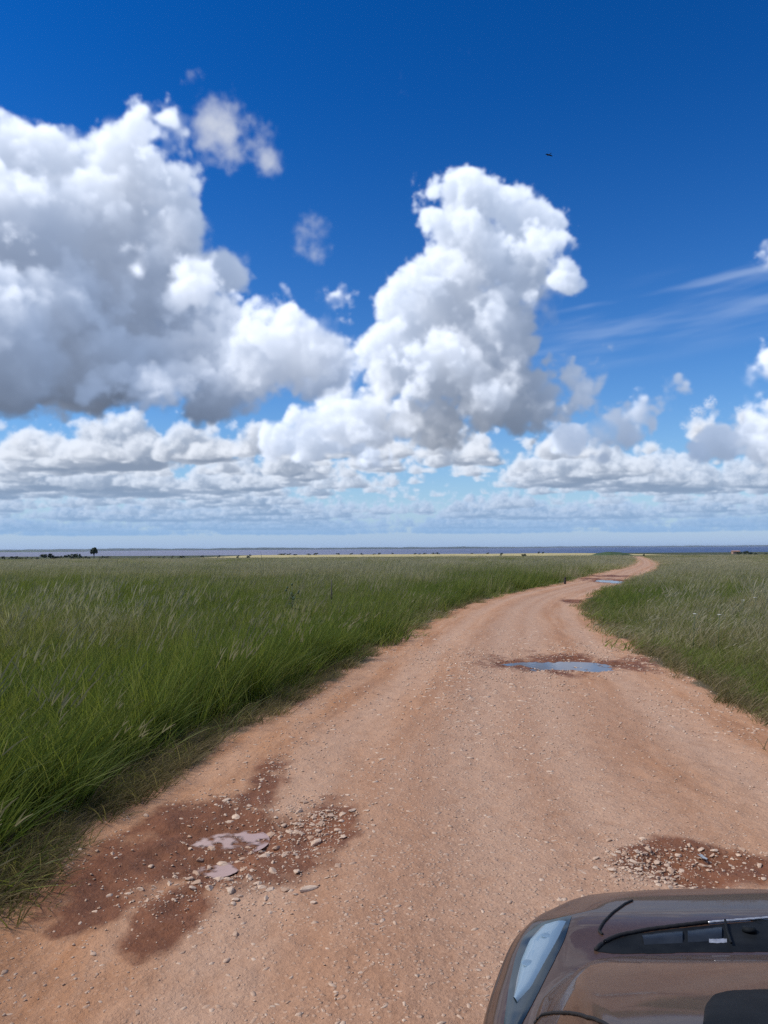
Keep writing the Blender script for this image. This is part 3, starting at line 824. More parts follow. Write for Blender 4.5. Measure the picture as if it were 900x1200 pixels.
def tuft(seed, n, rad, h0, h1, wid, lean=.42, bend=.8, heads=0, seg=4, kind='green', headw=1.0):
    rg = np.random.default_rng(seed); specs = []
    for _ in range(n):
        r_, a_ = rad * math.sqrt(rg.random()), rg.random() * 6.28
        hd = rg.normal(0, 1.0)                                    # the wind lays the blades over to the right
        if rg.random() < .2: hd = rg.random() * 6.28
        specs.append((r_ * math.cos(a_), r_ * math.sin(a_), -.02, rg.uniform(h0, h1), wid * rg.uniform(.6, 1.3), hd, abs(rg.normal(lean * .6, .18)), abs(rg.normal(bend, .4)), rg.random(), 0))
    V, Q, T = ribbons(specs, seg, rg); mi = [0] * len(Q)
    for _ in range(heads):
        r_, a_ = rad * math.sqrt(rg.random()), rg.random() * 6.28; hd = rg.normal(0, .35)
        L = h1 * rg.uniform(1.0, 1.35); ln = rg.uniform(.1, .35)
        s1 = (r_ * math.cos(a_), r_ * math.sin(a_), 0, L, wid * .42, hd, ln, .35, .9 * rg.random() + .1, 0)
        v, q, t = ribbons([s1], seg, rg)
        tip = (np.array(v[-1]) + np.array(v[-2])) / 2; pr = (np.array(v[-3]) + np.array(v[-4])) / 2; d = (tip - pr) / np.linalg.norm(tip - pr)
        o = len(V); V += v; Q += [tuple(k + o for k in f) for f in q]; T += t; mi += [0] * len(q)
        ang = math.acos(np.clip(d[2], -1, 1))
        for k in range(2):
            v, q, t = ribbons([(*tip, L * .16 * rg.uniform(.7, 1.3), wid * 1.0 * headw, hd + k * 1.5, ang, .5, rg.random(), 1)], 3, rg)
            o = len(V); V += v; Q += [tuple(i + o for i in f) for f in q]; T += t; mi += [1] * len(q)
    me = mesh_np('grass_tuft', V, Q, None, True, {'tint': T})
    for mm in ((GREEN if kind == 'green' else THATCH), SEED): me.materials.append(mm)
    me.polygons.foreach_set('material_index', np.array(mi, np.int32))
    return me

# variants: 0-3 tall green, 4-6 with seed heads, 7-8 short green, 9-10 dry thatch, 11-12 wide clumps for the distance, 13 distant clump in seed
NEAR = [tuft(1 + i, 22, .13, .45, .98, .0135) for i in range(4)] + [tuft(11 + i, 16, .15, .40, .82, .0110, heads=8) for i in range(3)] \
    + [tuft(21 + i, 26, .10, .14, .36, .008, .5, .9) for i in range(2)] \
    + [tuft(31 + i, 30, .13, .10, .34, .009, 1.0, 1.3, kind='dry') for i in range(2)] \
    + [tuft(41 + i, 46, .42, .40, .85, .020, seg=3) for i in range(2)] + [tuft(51, 30, .45, .35, .70, .018, heads=12, seg=3, headw=.55)]
pts, rot, scl, idx, hue = [], [], [], [], []
def zone(y0, y1, dens, cls, spread=.80):
    """tufts per square metre between two distances, both sides of the road"""
    w1 = y1 * spread + 3
    n = int((y1 - y0) * 2 * w1 * dens)
    y = RNG.uniform(y0, y1, n); x = RNG.uniform(-w1, w1, n)
    k = np.abs(x) < y * spread + 2.5
    x, y = x[k], y[k]
    wob = (fbm(x * 1.1 + 9, y * 1.1, 71, 4) - .5) * .75 * np.clip(y / 12, .7, 1.6)
    le, re_ = edge_l(y) + wob, edge_r(y) + wob
    dist = np.where(y < 162, np.maximum(le - x, x - re_), 99.)        # metres into the grass
    leftside = x < le
    k = (dist > -.16) | ((dist > -.55) & (RNG.random(len(dist)) < .016) & (y < 40))
    x, y, dist, leftside = x[k], y[k], dist[k], leftside[k]
    n = len(x); rnd = RNG.random(n)
    patch = fbm(x * .16 + 3, y * .10, 81, 4); patch2 = fbm(x * .55, y * .40, 83, 4)
    # how far the grass has gone to seed: bands across the meadow
    hu_ = .39 + (patch - .5) * 1.5 + (patch2 - .5) * 1.1
    band = sstep(42, 62, y) * .36 - .42 * sstep(18, 24, y) * sstep(46, 36, y) * sstep(-1, -6, x) + .34 * sstep(9.5, 12, y) * sstep(20, 14, y) * sstep(-1.4, -3.5, x)
    hu_ = hu_ + band + .08 * (~leftside) * sstep(60, 10, y)
    hu_ -= .22 * leftside * sstep(3.2, 1.2, dist) * sstep(40, 14, y)
    hu_ = np.maximum(hu_, .08 + .12 * patch2)
    seedp = np.clip(.04 + 1.1 * np.clip(hu_ - .52, 0, 1), 0, .8)
    lush = sstep(-.05, np.where(leftside, .65, 1.7), dist)
    hgt = (.30 + .70 * lush) * RNG.uniform(.75, 1.15, n) * (.58 + .95 * patch2) * np.where(leftside, 1.0, .82)
    hgt *= 1 - .60 * sstep(35, 100, y)
    if cls == 'near':
        ix = np.where(rnd < seedp, RNG.integers(4, 7, n), RNG.integers(0, 4, n))
        low = (dist < np.where(leftside, .30, .75)) & (RNG.random(n) < .75)
        ix = np.where(low, RNG.integers(7, 9, n), ix)
        dry = RNG.random(n) < np.where(leftside, sstep(.45, .08, dist), sstep(.5, .05, dist)) * .95
        ix = np.where(dry, RNG.integers(9, 11, n), ix)
        hs = np.where(low | dry, RNG.uniform(.7, 1.25, n), hgt); ws = np.where(low | dry, 1.1, .95)
    else:
        ix = np.where(rnd < seedp, 13, RNG.integers(11, 13, n)); hs = hgt
        ws = np.ones(n)
        if cls == 'far': ws = ws * 1.7
    pts.append(np.stack([x, y, terrain_z(x, y) + .10], 1) if cls == 'far' else np.stack([x, y, np.where(dist < 1.6, road_z(np.clip(x, edge_l(y) - 1.65, edge_r(y) + 1.65), y), terrain_z(x, y) + .02)], 1))
    rot.append(np.stack([RNG.normal(0, .10, n), RNG.normal(.10, .10, n), RNG.normal(0, .8, n)], 1))
    scl.append(np.stack([ws, ws, hs], 1) * RNG.uniform(.85, 1.2, n)[:, None]); idx.append(ix); hue.append(np.clip(hu_, 0, 1))
zone(2.2, 8, 95, 'near', .85)
zone(8, 15, 48, 'near', .74)
zone(15, 30, 20, 'near', .70)
zone(15, 30, 5, 'mid', .70)
zone(30, 60, 6.5, 'mid', .68)
zone(60, 158, 2.0, 'far', .66)
pts, rot, scl, idx, hue = (np.concatenate(a) for a in (pts, rot, scl, idx, hue))
print('tufts', len(pts))
tag(scatter('meadow_grass', pts, rot, scl, idx, NEAR, {'hue': hue}), 'tall windblown green grass going to seed on both sides of the dirt road', 'grass', kind='stuff')

# ---------------------------------------------------------------- single plants that stand out
WEED = plain('weed_green', (.055, .085, .032), .6, var=.35, scale=14)
WHITE = plain('white_petals', (.62, .62, .56), .7, var=.1, scale=30)
LEAFM = plain('dock_leaf', (.050, .115, .040), .45, var=.25, scale=18)
DRYST = plain('dry_stalk', (.105, .095, .060), .8, var=.3, scale=20)
def tube(bm, pts_, r0, r1, n=6):
    rings = []
    for i, p in enumerate(pts_):
        p = Vector(p); q = Vector(pts_[min(i + 1, len(pts_) - 1)]) - Vector(pts_[max(i - 1, 0)]); q.normalize()
        s = q.orthogonal().normalized(); u = q.cross(s); r_ = r0 + (r1 - r0) * i / max(1, len(pts_) - 1)
        rings.append([bm.verts.new(p + (s * math.cos(a) + u * math.sin(a)) * r_) for a in [2 * math.pi * k / n for k in range(n)]])
    for a, b_ in zip(rings, rings[1:]):
        for k in range(n): bm.faces.new((a[k], a[(k + 1) % n], b_[(k + 1) % n], b_[k]))
    bm.faces.new(rings[0][::-1]); bm.faces.new(rings[-1])
def leaf(bm, base, dir_, length, width, droop=.4, seg=6):
    d = Vector(dir_).normalized(); s = d.cross(Vector((0, 0, 1)))
    s = s.normalized() if s.length > .01 else Vector((1, 0, 0)); p = Vector(base); prev = None
    for i in range(seg + 1):
        t = i / seg; w_ = width * math.sin(math.pi * (.06 + .90 * t)) ** .8 * (1 - .25 * t)
        up_ = Vector((0, 0, w_ * .18))
        row = [bm.verts.new(p - s * w_ / 2 + up_), bm.verts.new(p), bm.verts.new(p + s * w_ / 2 + up_)]
        if prev:
            for k in (0, 1): bm.faces.new((prev[k], prev[k + 1], row[k + 1], row[k]))
        prev = row; p = p + d * length / seg; d = (d + Vector((0, 0, -droop / seg))).normalized()
def ground_z(x, y): return float(terrain_z(np.array([x]), np.array([y]))[0])
# thistle
g = on_plane(341, 716, .55); root = empty('thistle', (g[0], g[1], -.13))
tag(root, 'tall dark branching thistle rising above the left meadow near the road', 'thistle')
bm = bmesh.new(); tube(bm, [(0, 0, 0), (.02, 0, .5), (.03, .01, .95), (.02, 0, 1.28)], .014, .006)
tips = [(.02, 0, 1.30)]
for k in range(7):
    a, z0 = random.uniform(0, 6.28), random.uniform(.75, 1.15); t = (.02 + .17 * math.cos(a), .17 * math.sin(a), z0 + random.uniform(.08, .20)); tips.append(t)
    tube(bm, [(.025, 0, z0), ((.025 + t[0]) / 2 * 1.1, t[1] / 2, z0 + .05), t], .007, .004)
obj('stem', bm_mesh('stem', bm, WEED), root)
bm = bmesh.new()
for k in range(22):
    a, z0 = random.uniform(0, 6.28), random.uniform(.3, 1.1); leaf(bm, (.02, 0, z0), (math.cos(a), math.sin(a), .5), random.uniform(.14, .26), .05, .8)
obj('leaves', bm_mesh('leaves', bm, WEED), root)
for t in tips:
    bm = bmesh.new(); bmesh.ops.create_icosphere(bm, subdivisions=2, radius=.022)
    for v in bm.verts: v.co = Vector((v.co.x, v.co.y, v.co.z * 1.3)) * (1 + .15 * random.random())
    h_ = obj('flower_head', bm_mesh('flower_head', bm, WEED), root); h_.location = t
# bare upright stalk beside it
g = on_plane(388, 712, .5); root = empty('dead_stalk', (g[0], g[1], -.13))
tag(root, 'single straight dead stalk upright in the left meadow, right of the thistle', 'plant stalk')
bm = bmesh.new(); tube(bm, [(0, 0, 0), (.005, 0, .6), (.01, 0, 1.28)], .013, .009); obj('stem', bm_mesh('stem', bm, DRYST), root)
bm = bmesh.new(); tube(bm, [(.008, 0, .85), (.01, 0, 1.0), (.01, 0, 1.2), (.01, 0, 1.34)], .028, .012, 8)
for v in bm.verts: v.co += Vector((random.gauss(0, .004), random.gauss(0, .004), 0))
obj('seed_spike', bm_mesh('seed_spike', bm, DRYST), root)
# dock leaf at the road's edge
g = on_plane(66, 952, .08); root = empty('dock_plant', (g[0] - .10, g[1] + .02, -.06))
tag(root, 'low plant with one broad smooth leaf at the left grass edge beside the muddy pothole', 'weed')
for k, (dx_, dy_, L_, W_) in enumerate([(1, -.15, .20, .062), (.3, .8, .15, .05), (-.7, -.3, .16, .05)]):
    bm = bmesh.new(); leaf(bm, (0, 0, .12), (dx_, dy_, .45), L_, W_, .7, 8); lf = obj('leaf', bm_mesh('leaf', bm, LEAFM), root)
    so = lf.modifiers.new('thickness', 'SOLIDIFY'); so.thickness = .0015
bm = bmesh.new(); tube(bm, [(0, 0, -.02), (0, 0, .06), (0, 0, .13)], .008, .006); obj('stem', bm_mesh('stem', bm, WEED), root)
# white umbels in the right verge
def umbel(px, py, size, label, hz=.75):
    g = on_plane(px, py, hz); r_ = empty('white_flower', (g[0], g[1], -.13)); tag(r_, label, 'wildflower', 'white flowers in the right meadow')
    H_ = hz + .13
    bm = bmesh.new(); tube(bm, [(-.06, 0, 0), (-.02, 0, H_ * .6), (0, 0, H_ - .03)], .006, .004)
    obj('stem', bm_mesh('stem', bm, WEED), r_)
    bm = bmesh.new()
    for k in range(16):
        a = 2.4 * k; q = size * math.sqrt(k / 16.); c_ = Vector((q * math.cos(a), q * math.sin(a), H_ - q * q * 4))
        bmesh.ops.create_icosphere(bm, subdivisions=1, radius=size * .24, matrix=Matrix.Translation(c_) @ Matrix.Diagonal((1, 1, .5, 1)))
    obj('flower_head', bm_mesh('flower_head', bm, WHITE), r_)
umbel(814, 719, .035, 'small white flower head low in the right meadow, nearest the grass edge')
umbel(885, 700, .045, 'pair mate white flower on the far right of the right meadow')
umbel(871, 703, .040, 'white flower just left of the outermost flower in the right meadow')
umbel(843, 720, .035, 'white flower between the lowest one and the outermost pair in the right meadow')

# ---------------------------------------------------------------- the dark car (its front left corner is in the picture)
OUT = np.array([(-1.6, .205), (1.4, .205), (1.75, .210), (2.05, .245), (2.19, .282), (2.40, .350), (2.50, .392), (2.61, .438), (2.67, .470), (2.72, .50), (2.79, .56), (2.90, .65), (3.0, .745), (3.08, .845), (3.15, .955), (3.2, 1.08), (3.22, 1.24)])  # (y, x) left half of the outline
XC = 1.24
def knots(P, v): return np.interp(v, [p[0] for p in P], [p[1] for p in P])
def smooth_knots(P, v):
    P = np.array(P); t = np.gradient(P[:, 1], P[:, 0]); v = np.clip(v, P[0, 0], P[-1, 0])
    i = np.clip(np.searchsorted(P[:, 0], v) - 1, 0, len(P) - 2); h = P[i + 1, 0] - P[i, 0]; s = (v - P[i, 0]) / h
    return (2*s**3-3*s**2+1)*P[i, 1] + (s**3-2*s**2+s)*h*t[i] + (-2*s**3+3*s**2)*P[i+1, 1] + (s**3-s**2)*h*t[i+1]
POLY = OUT[:, ::-1]
def seg_dist(x, y, P):
    d = np.full(np.shape(x), 9.0)
    for (ax_, ay), (bx, by) in zip(P[:-1], P[1:]):
        vx, vy = bx - ax_, by - ay; t = np.clip(((x - ax_) * vx + (y - ay) * vy) / (vx * vx + vy * vy), 0, 1)
        d = np.minimum(d, np.hypot(x - ax_ - t * vx, y - ay - t * vy))
    return d
BULGE = np.array([(.270, -1.5), (.270, 1.45), (.300, 1.72), (.345, 1.90), (.40, 2.06), (.50, 2.20), (.70, 2.27), (1.24, 2.30), (1.6, 2.29)])
def inside_l(x, y, P):
    """signed: positive to the right of / below the left-to-front polyline"""
    yb = np.interp(x, P[:, 0], P[:, 1]); xb = np.interp(y, P[:, 1], P[:, 0])
    return np.minimum(1, 1) * np.where((x > xb) & (y < np.where(x > P[1, 0], yb, -9)), 1.0, -1.0)
HOODZ = [(-1.6, 1.30), (.6, 1.29), (1.1, 1.23), (1.3, 1.185), (1.5, 1.13), (1.7, 1.065), (1.9, .992), (2.05, .932), (2.13, .897), (2.2, .86), (2.3, .78), (2.4, .77)]
PANZ = [(-1.6, .90), (1.2, .90), (1.7, .86), (2.1, .815), (2.4, .800), (2.5, .800), (2.6, .789), (2.7, .769), (2.8, .748), (2.9, .723), (3.0, .692), (3.1, .655), (3.2, .612), (3.3, .545), (3.4, .48)]
def car_z(x, y):
    x = np.asarray(x, float); y = np.asarray(y, float)
    xm = XC - np.abs(x - XC)                                          # mirror about the centre line
    d = seg_dist(xm, y, POLY)
    z = smooth_knots(PANZ, y)
    z = z - (.03 - .015 * sstep(2.6, 3.0, y)) * sstep(.20, 0, d) - .03 * sstep(.04, 0, d)
    db = seg_dist(xm, y, BULGE) * inside_l(xm, y, BULGE)
    k = sstep(-.015, .13, db)
    zh = smooth_knots(HOODZ, y) - .015 * sstep(.4, .0, xm - .25)
    return z + np.maximum(zh - z, 0) * k
def hit(px, py, lift=.0):
    """point of the car's skin that this pixel of the photo shows"""
    d = px_dir(px, py); t = np.arange(1.2, 5.0, .004)
    P_ = np.stack([d[0] * t, d[1] * t, EYE + d[2] * t], 1)
    g_ = P_[:, 2] - car_z(P_[:, 0], P_[:, 1])
    k = np.flatnonzero(g_ < 0)
    k = k[0] if len(k) else int(np.argmin(np.abs(g_)))
    p = P_[k]; e = .01
    n_ = np.array([-(car_z(p[0] + e, p[1]) - car_z(p[0] - e, p[1])) / (2 * e), -(car_z(p[0], p[1] + e) - car_z(p[0], p[1] - e)) / (2 * e), 1.0])
    n_ /= np.linalg.norm(n_)
    return np.array([p[0], p[1], float(car_z(p[0], p[1]))]) + n_ * lift

m, nt, b = new_mat('dusty_black_paint'); P = geo_pos(nt)
dn = noise(nt, P, 3.0, 6, .65); dn2 = noise(nt, P, 60, 4, .6)
dust = mth(nt, 'MULTIPLY', ramp(nt, dn, [(.3, .25), (.7, .60)]), ramp(nt, dn2, [(.3, .6), (.7, 1.0)]))
nt.links.new(mix(nt, dust, (.034, .019, .013), (.125, .071, .046)), b.inputs['Base Color'])
b.inputs['Roughness'].default_value = .5; b.inputs['Specular IOR Level'].default_value = .2
b.inputs['Coat Weight'].default_value = .45; b.inputs['Coat Roughness'].default_value = .04; b.inputs['Coat IOR'].default_value = 1.42
PAINT = m
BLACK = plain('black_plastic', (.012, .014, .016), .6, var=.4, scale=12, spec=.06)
BLACKG = plain('black_plastic_worn', (.020, .025, .032), .4, var=.3, scale=20, spec=.2)
GAP = plain('shadow_gap_rubber', (.006, .006, .007), .8, var=.2)
GLASS = plain('tinted_glass', (.010, .013, .016), .06, var=.3, scale=2, spec=.8)
LENSB = plain('lamp_surround', (.016, .026, .030), .18, var=.2, spec=.6)
m, nt, b = new_mat('lamp_lens'); tc = nt.nodes.new('ShaderNodeTexCoord').outputs['Object']
vv = voro(nt, tc, 9, 'SMOOTH_F1'); f = noise(nt, tc, 7, 3)
nt.links.new(mix(nt, f, (.17, .26, .33), (.24, .34, .41)), b.inputs['Base Color'])  # pale blue in the base colour stands in for reflected sky
b.inputs['Metallic'].default_value = .15; b.inputs['Roughness'].default_value = .35; b.inputs['Coat Weight'].default_value = .5; b.inputs['Coat Roughness'].default_value = .02
LENS = m
LENSR = plain('reflector_bowl', (.20, .30, .38), .35, metal=.2, var=.15, scale=30)
SILVER = plain('silver_trim', (.55, .57, .58), .35, metal=.6, var=.3, scale=60)
CHROME = plain('alloy', (.35, .35, .36), .3, metal=1, var=.1)
TYRE = plain('tyre_rubber', (.018, .017, .016), .9, var=.3, scale=20)

car = empty('car', (XC, .2, 0))
tag(car, 'dark dusty car at the lower right corner, only its rounded front corner in view', 'car')
def part(name, me, parent=car):
    o = obj(name, me, parent)
    o.matrix_parent_inverse = Matrix.Translation((-XC, -.2, 0)) if parent is car else Matrix.Identity(4)
    return o
# body: one continuous skin, rows run along the car's outline and step inwards, then a skirt down the sides
full = np.concatenate([POLY[:-1], [(2 * XC - x_, y_) for x_, y_ in POLY[::-1]]])
tt = np.concatenate([[0], np.cumsum(np.hypot(*np.diff(full, axis=0).T))])
# smooth closed-front outline
ns = 260; s_ = np.linspace(0, tt[-1], ns)
ox = np.interp(s_, tt, full[:, 0]); oy = np.interp(s_, tt, full[:, 1])
for _ in range(10):
    ox[1:-1] = .25 * ox[:-2] + .5 * ox[1:-1] + .25 * ox[2:]; oy[1:-1] = .25 * oy[:-2] + .5 * oy[1:-1] + .25 * oy[2:]
rows = []
for dz, push in ((-.52, -.10), (-.40, -.03), (-.22, .0), (-.10, .012), (-.03, .010)):
    tx = np.gradient(ox); ty = np.gradient(oy); ln = np.hypot(tx, ty); nx, ny = -ty / ln, tx / ln     # outward (left / front)
    zt = car_z(ox, oy)
    rows.append(np.stack([ox + nx * push, oy + ny * push, np.maximum(zt + dz, .22)], 1))
inner = [0, .004, .01, .018, .028, .04, .055, .07, .085, .10, .115, .13, .145, .16, .175, .19, .205, .22, .24, .26, .28, .30, .33, .36, .40, .44, .48, .53, .58, .64, .70, .76, .82, .87, .9]
for q in inner:
    f_ = q / .9                                                       # shrink towards a spine on the centre line
    yc = np.clip(oy, -1.6, 2.0)
    gx = ox + (XC - ox) * f_; gy = oy + (np.minimum(oy, 2.1) - oy) * f_
    rows.append(np.stack([gx, gy, car_z(gx, gy)], 1))
bodyme = mesh_np('body', np.concatenate(rows), grid_faces(len(rows), ns), PAINT)
# fine hood and nose skin: a second regular sheet gives crisp curves where the photo shows the car close up
part('body', bodyme)
def patch(name, A_, B_, rows_, mat, lift, parent=car, n=48):
    """a curved panel lying on the skin between two photo-traced edges"""
    def resample(L_):
        L_ = np.array(L_, float); t_ = np.concatenate([[0], np.cumsum(np.hypot(*np.diff(L_, axis=0).T))]); q = np.linspace(0, t_[-1], n)
        o_ = np.stack([np.interp(q, t_, L_[:, 0]), np.interp(q, t_, L_[:, 1])], 1)
        for _ in range(3): o_[1:-1] = .25 * o_[:-2] + .5 * o_[1:-1] + .25 * o_[2:]
        return o_
    a, b_ = resample(A_), resample(B_); V = []
    for t in np.linspace(0, 1, rows_):
        for p, q in zip(a, b_):
            c_ = p * (1 - t) + q * t
            bow = 1 - abs(2 * t - 1) ** 3 if rows_ > 2 else 0
            V.append(hit(c_[0], c_[1], lift * (.25 + .75 * bow)))
    return part(name, mesh_np(name, V, grid_faces(rows_, n), mat), parent)
def line(name, L_, w_, mat, lift=.002, parent=car):
    L_ = np.array(L_, float); t_ = np.concatenate([[0], np.cumsum(np.hypot(*np.diff(L_, axis=0).T))]); q = np.linspace(0, t_[-1], 40)
    pts_ = np.stack([np.interp(q, t_, L_[:, 0]), np.interp(q, t_, L_[:, 1])], 1)
    for _ in range(4): pts_[1:-1] = .25 * pts_[:-2] + .5 * pts_[1:-1] + .25 * pts_[2:]
    bm = bmesh.new(); tube(bm, [hit(x_, y_, lift) for x_, y_ in pts_], w_, w_, 6)
    return part(name, bm_mesh(name, bm, mat), parent)
lamp = patch('headlamp', [(590, 1204), (596, 1160), (604, 1122), (613, 1099), (626, 1086)], [(610, 1204), (630, 1166), (648, 1130), (662, 1101), (670, 1074)], 9, LENSB, .006)
lens = patch('lens', [(602, 1172), (605, 1150), (611, 1124), (620, 1103), (632, 1090)], [(607, 1178), (624, 1160), (641, 1128), (656, 1100), (664, 1081)], 9, LENS, .012, None)
lens.parent = lamp; lens.matrix_parent_inverse = Matrix.Identity(4); 
strip = patch('front_recess', [(699, 1114), (712, 1104), (735, 1097), (765, 1092), (800, 1088), (850, 1083), (930, 1077)], [(700, 1116), (720, 1118.5), (760, 1118), (800, 1117), (850, 1116.5), (900, 1116), (930, 1116)], 8, BLACK, .003)
line('panel_gap', [(741, 1056), (732, 1060), (717, 1071), (706, 1083), (701, 1092), (706, 1096)], .0042, GAP)
line('panel_gap', [(698, 1115), (706, 1106), (724, 1098), (758, 1091), (790, 1087), (830, 1082)], .0062, GAP, .004)
line('panel_gap', [(627, 1200), (635, 1190), (650, 1187), (672, 1188), (700, 1196), (716, 1205)], .0035, GAP)
line('silver_edge', [(830, 1083), (860, 1080.5), (900, 1077.5), (960, 1073)], .004, SILVER, .005)  # thin silver line along the near edge of the far panel
bd = patch('badge', [(831, 1102), (838, 1102), (844, 1101), (852, 1102)], [(831, 1106), (838, 1107), (845, 1106.5), (852, 1106)], 3, SILVER, .009, None, 10)
bd.parent = strip; bd.matrix_parent_inverse = Matrix.Identity(4)
# what lies inside the recess and the lamp
for pl_, mt_ in (([(752, 1097), (775, 1094), (800, 1092)], [(755, 1109), (775, 1108), (800, 1107)]), ([(806, 1092), (825, 1089.5), (846, 1087.5)], [(806, 1106), (825, 1105), (846, 1104)])):
    q_ = patch('inner_block', pl_, mt_, 4, BLACKG, .010, None, 12); q_.parent = strip; q_.location = (0, 0, 0)
rib = line('rib', [(850, 1083), (852, 1095), (857, 1110)], .004, BLACK, .012, None); rib.parent = strip; rib.location = (0, 0, 0)
for lx, ly, lr in ((641, 1101, .016), (620, 1134, .019)):
    p_ = hit(lx, ly, .0125); bm = bmesh.new(); bmesh.ops.create_uvsphere(bm, u_segments=20, v_segments=10, radius=lr)
    for v in bm.verts: v.co.z *= .10
    ro = bpy.data.objects.new('reflector', bm_mesh('reflector', bm, LENSR)); link(ro, lamp); ro.location = p_
c_ = hit(878, 1093, .010)
bm = bmesh.new(); bmesh.ops.create_cone(bm, segments=24, radius1=.022, radius2=.018, depth=.012, cap_ends=True)
o = bpy.data.objects.new('round_cap', bm_mesh('round_cap', bm, BLACK)); link(o, strip); o.location = c_; o.rotation_euler = (-.25, 0, 0)
for ch in (lens, bd): ch.location = (0, 0, 0)
def mirrored(o, parent):
    me = o.data.copy()
    for v in me.vertices: v.co.x = 2 * XC - v.co.x
    me.flip_normals(); c2 = part(o.name.split('.')[0], me, parent)
    if parent is not car: c2.location = (0, 0, 0)
    return c2
lamp2 = mirrored(lamp, car); mirrored(lens, lamp2); mirrored(strip, car)
# the rest of the car behind the frame: cabin with glass, wheels
def loft(name, sections, mat):
    bm = bmesh.new(); rings = [[bm.verts.new(p) for p in s] for s in sections]; n_ = len(rings[0])
    for a, b_ in zip(rings, rings[1:]):
        for k in range(n_): bm.faces.new((a[k], a[(k + 1) % n_], b_[(k + 1) % n_], b_[k]))
    bm.faces.new(rings[0]); bm.faces.new(rings[-1][::-1]); bmesh.ops.recalc_face_normals(bm, faces=bm.faces)
    return part(name, bm_mesh(name, bm, mat, False))
def rect(x0, x1, y0, y1, z): return [(x0, y0, z), (x1, y0, z), (x1, y1, z), (x0, y1, z)]
loft('cabin_glass', [rect(.40, 2.08, -1.55, .80, 1.14), rect(.56, 1.92, -1.40, -.05, 1.62)], GLASS)
loft('roof', [rect(.54, 1.94, -1.44, -.01, 1.62), rect(.57, 1.91, -1.40, -.06, 1.665), rect(.69, 1.79, -1.2, -.2, 1.68)], PAINT)
loft('rear_body', [rect(.22, 2.26, -1.60, -1.58, .26), rect(.22, 2.26, -1.60, -1.58, .8), rect(.34, 2.14, -1.60, -1.57, 1.14)], PAINT)
for wx in (.34, 2.14):
    for wy in (2.05, -.75):
        bm = bmesh.new(); bmesh.ops.create_cone(bm, segments=32, radius1=.32, radius2=.32, depth=.2, cap_ends=True, matrix=Matrix.Rotation(math.pi / 2, 4, 'Y'))
        wo = part('wheel', bm_mesh('wheel', bm, TYRE)); wo.location = (wx, wy, .32)
        bm = bmesh.new(); bmesh.ops.create_cone(bm, segments=24, radius1=.2, radius2=.2, depth=.215, cap_ends=True, matrix=Matrix.Rotation(math.pi / 2, 4, 'Y'))
        ro = obj('rim', bm_mesh('rim', bm, CHROME), wo)

patch('painted_reflection', [(824, 1200), (826, 1180), (836, 1166), (856, 1161), (890, 1160), (930, 1160)], [(824, 1204), (840, 1204), (860, 1204), (880, 1204), (905, 1204), (930, 1204)], 6, BLACK, .003)  # black patch on the hood, painted in as a soft dark reflection
# scrap of litter in the hollow beyond the car
g = on_plane(822, 1007, -.03); root_z = float(road_z(g[:1], g[1:2])[0])
bm = bmesh.new(); bmesh.ops.create_grid(bm, x_segments=8, y_segments=8, size=.024)
for v in bm.verts: v.co.z = .018 * vnoise(v.co.x * 60 + 3, v.co.y * 60, 3) + .012 * abs(v.co.x) / .024
o = obj('litter_scrap', bm_mesh('litter_scrap', bm, plain('pale_blue_plastic', (.36, .39, .41), .5, var=.2, scale=40))); o.location = (g[0], g[1], root_z + .008); o.rotation_euler = (.3, .2, .6)
so = o.modifiers.new('thickness', 'SOLIDIFY'); so.thickness = .001
tag(o, 'crumpled pale blue scrap of litter among the stones beyond the car', 'litter')

# ---------------------------------------------------------------- far trees, bushes, hut, post, bird
LEAF = plain('tree_leaves', (.030, .050, .022), .8, var=.5, scale=1.2)
BARK = plain('bark', (.07, .055, .04), .9, var=.3, scale=3)
def crown_mesh(seed, rx, ry, rz, n=420, s=.42, lumps=7):
    rg = np.random.default_rng(seed); cs = rg.normal(0, .45, (lumps, 3)); rs = rg.uniform(.32, .62, lumps)
    if lumps == 0:                                                    # a broad rounded crown
        cs = np.array([(0, 0, .45), (-.5, .1, .15), (.5, -.1, .2), (-.3, .4, .35), (.35, .4, .0), (.1, -.5, .1), (-.55, -.2, -.35), (.6, .1, -.3), (0, 0, -.2), (.25, 0, .62)]); rs = np.array([.5, .42, .42, .4, .42, .42, .34, .32, .5, .3]); lumps = 10
    k = rg.integers(0, lumps, n); d = rg.normal(0, 1, (n, 3)); d /= np.linalg.norm(d, axis=1)[:, None]
    p = cs[k] + d * (rs[k] * rg.random(n) ** .35)[:, None]
    p = p * np.array([rx, ry, rz]) * .85
    keep_ = p[:, 2] > -9; p[:, 2] = np.where(p[:, 2] < -rz * .9, -rz * .9 + .1 * rg.random(n), p[:, 2])
    V, Q = [], []
    for c_ in p:
        a = rg.normal(0, 1, 3); a /= np.linalg.norm(a); u_ = np.cross(a, rg.normal(0, 1, 3)); u_ /= np.linalg.norm(u_); w_ = np.cross(a, u_); q = s * rg.uniform(.6, 1.4); o_ = len(V)
        V += [c_ + u_ * q, c_ + w_ * q * .7, c_ - u_ * q, c_ - w_ * q * .7]; Q.append((o_, o_ + 1, o_ + 2, o_ + 3))
    return mesh_np('crown', V, Q, LEAF, False)
def tz(x, y): return float(terrain_z(np.array([x]), np.array([y]))[0])
p = at_dist(110, 650, 420); root = empty('tree', (p[0], 420, tz(p[0], 420)))
tag(root, 'lone round crowned tree on the far edge of the left meadow', 'tree')
bm = bmesh.new(); tube(bm, [(0, 0, -.3), (.1, 0, 1.6), (.0, .1, 3.2), (.2, 0, 4.8)], .34, .12, 8)
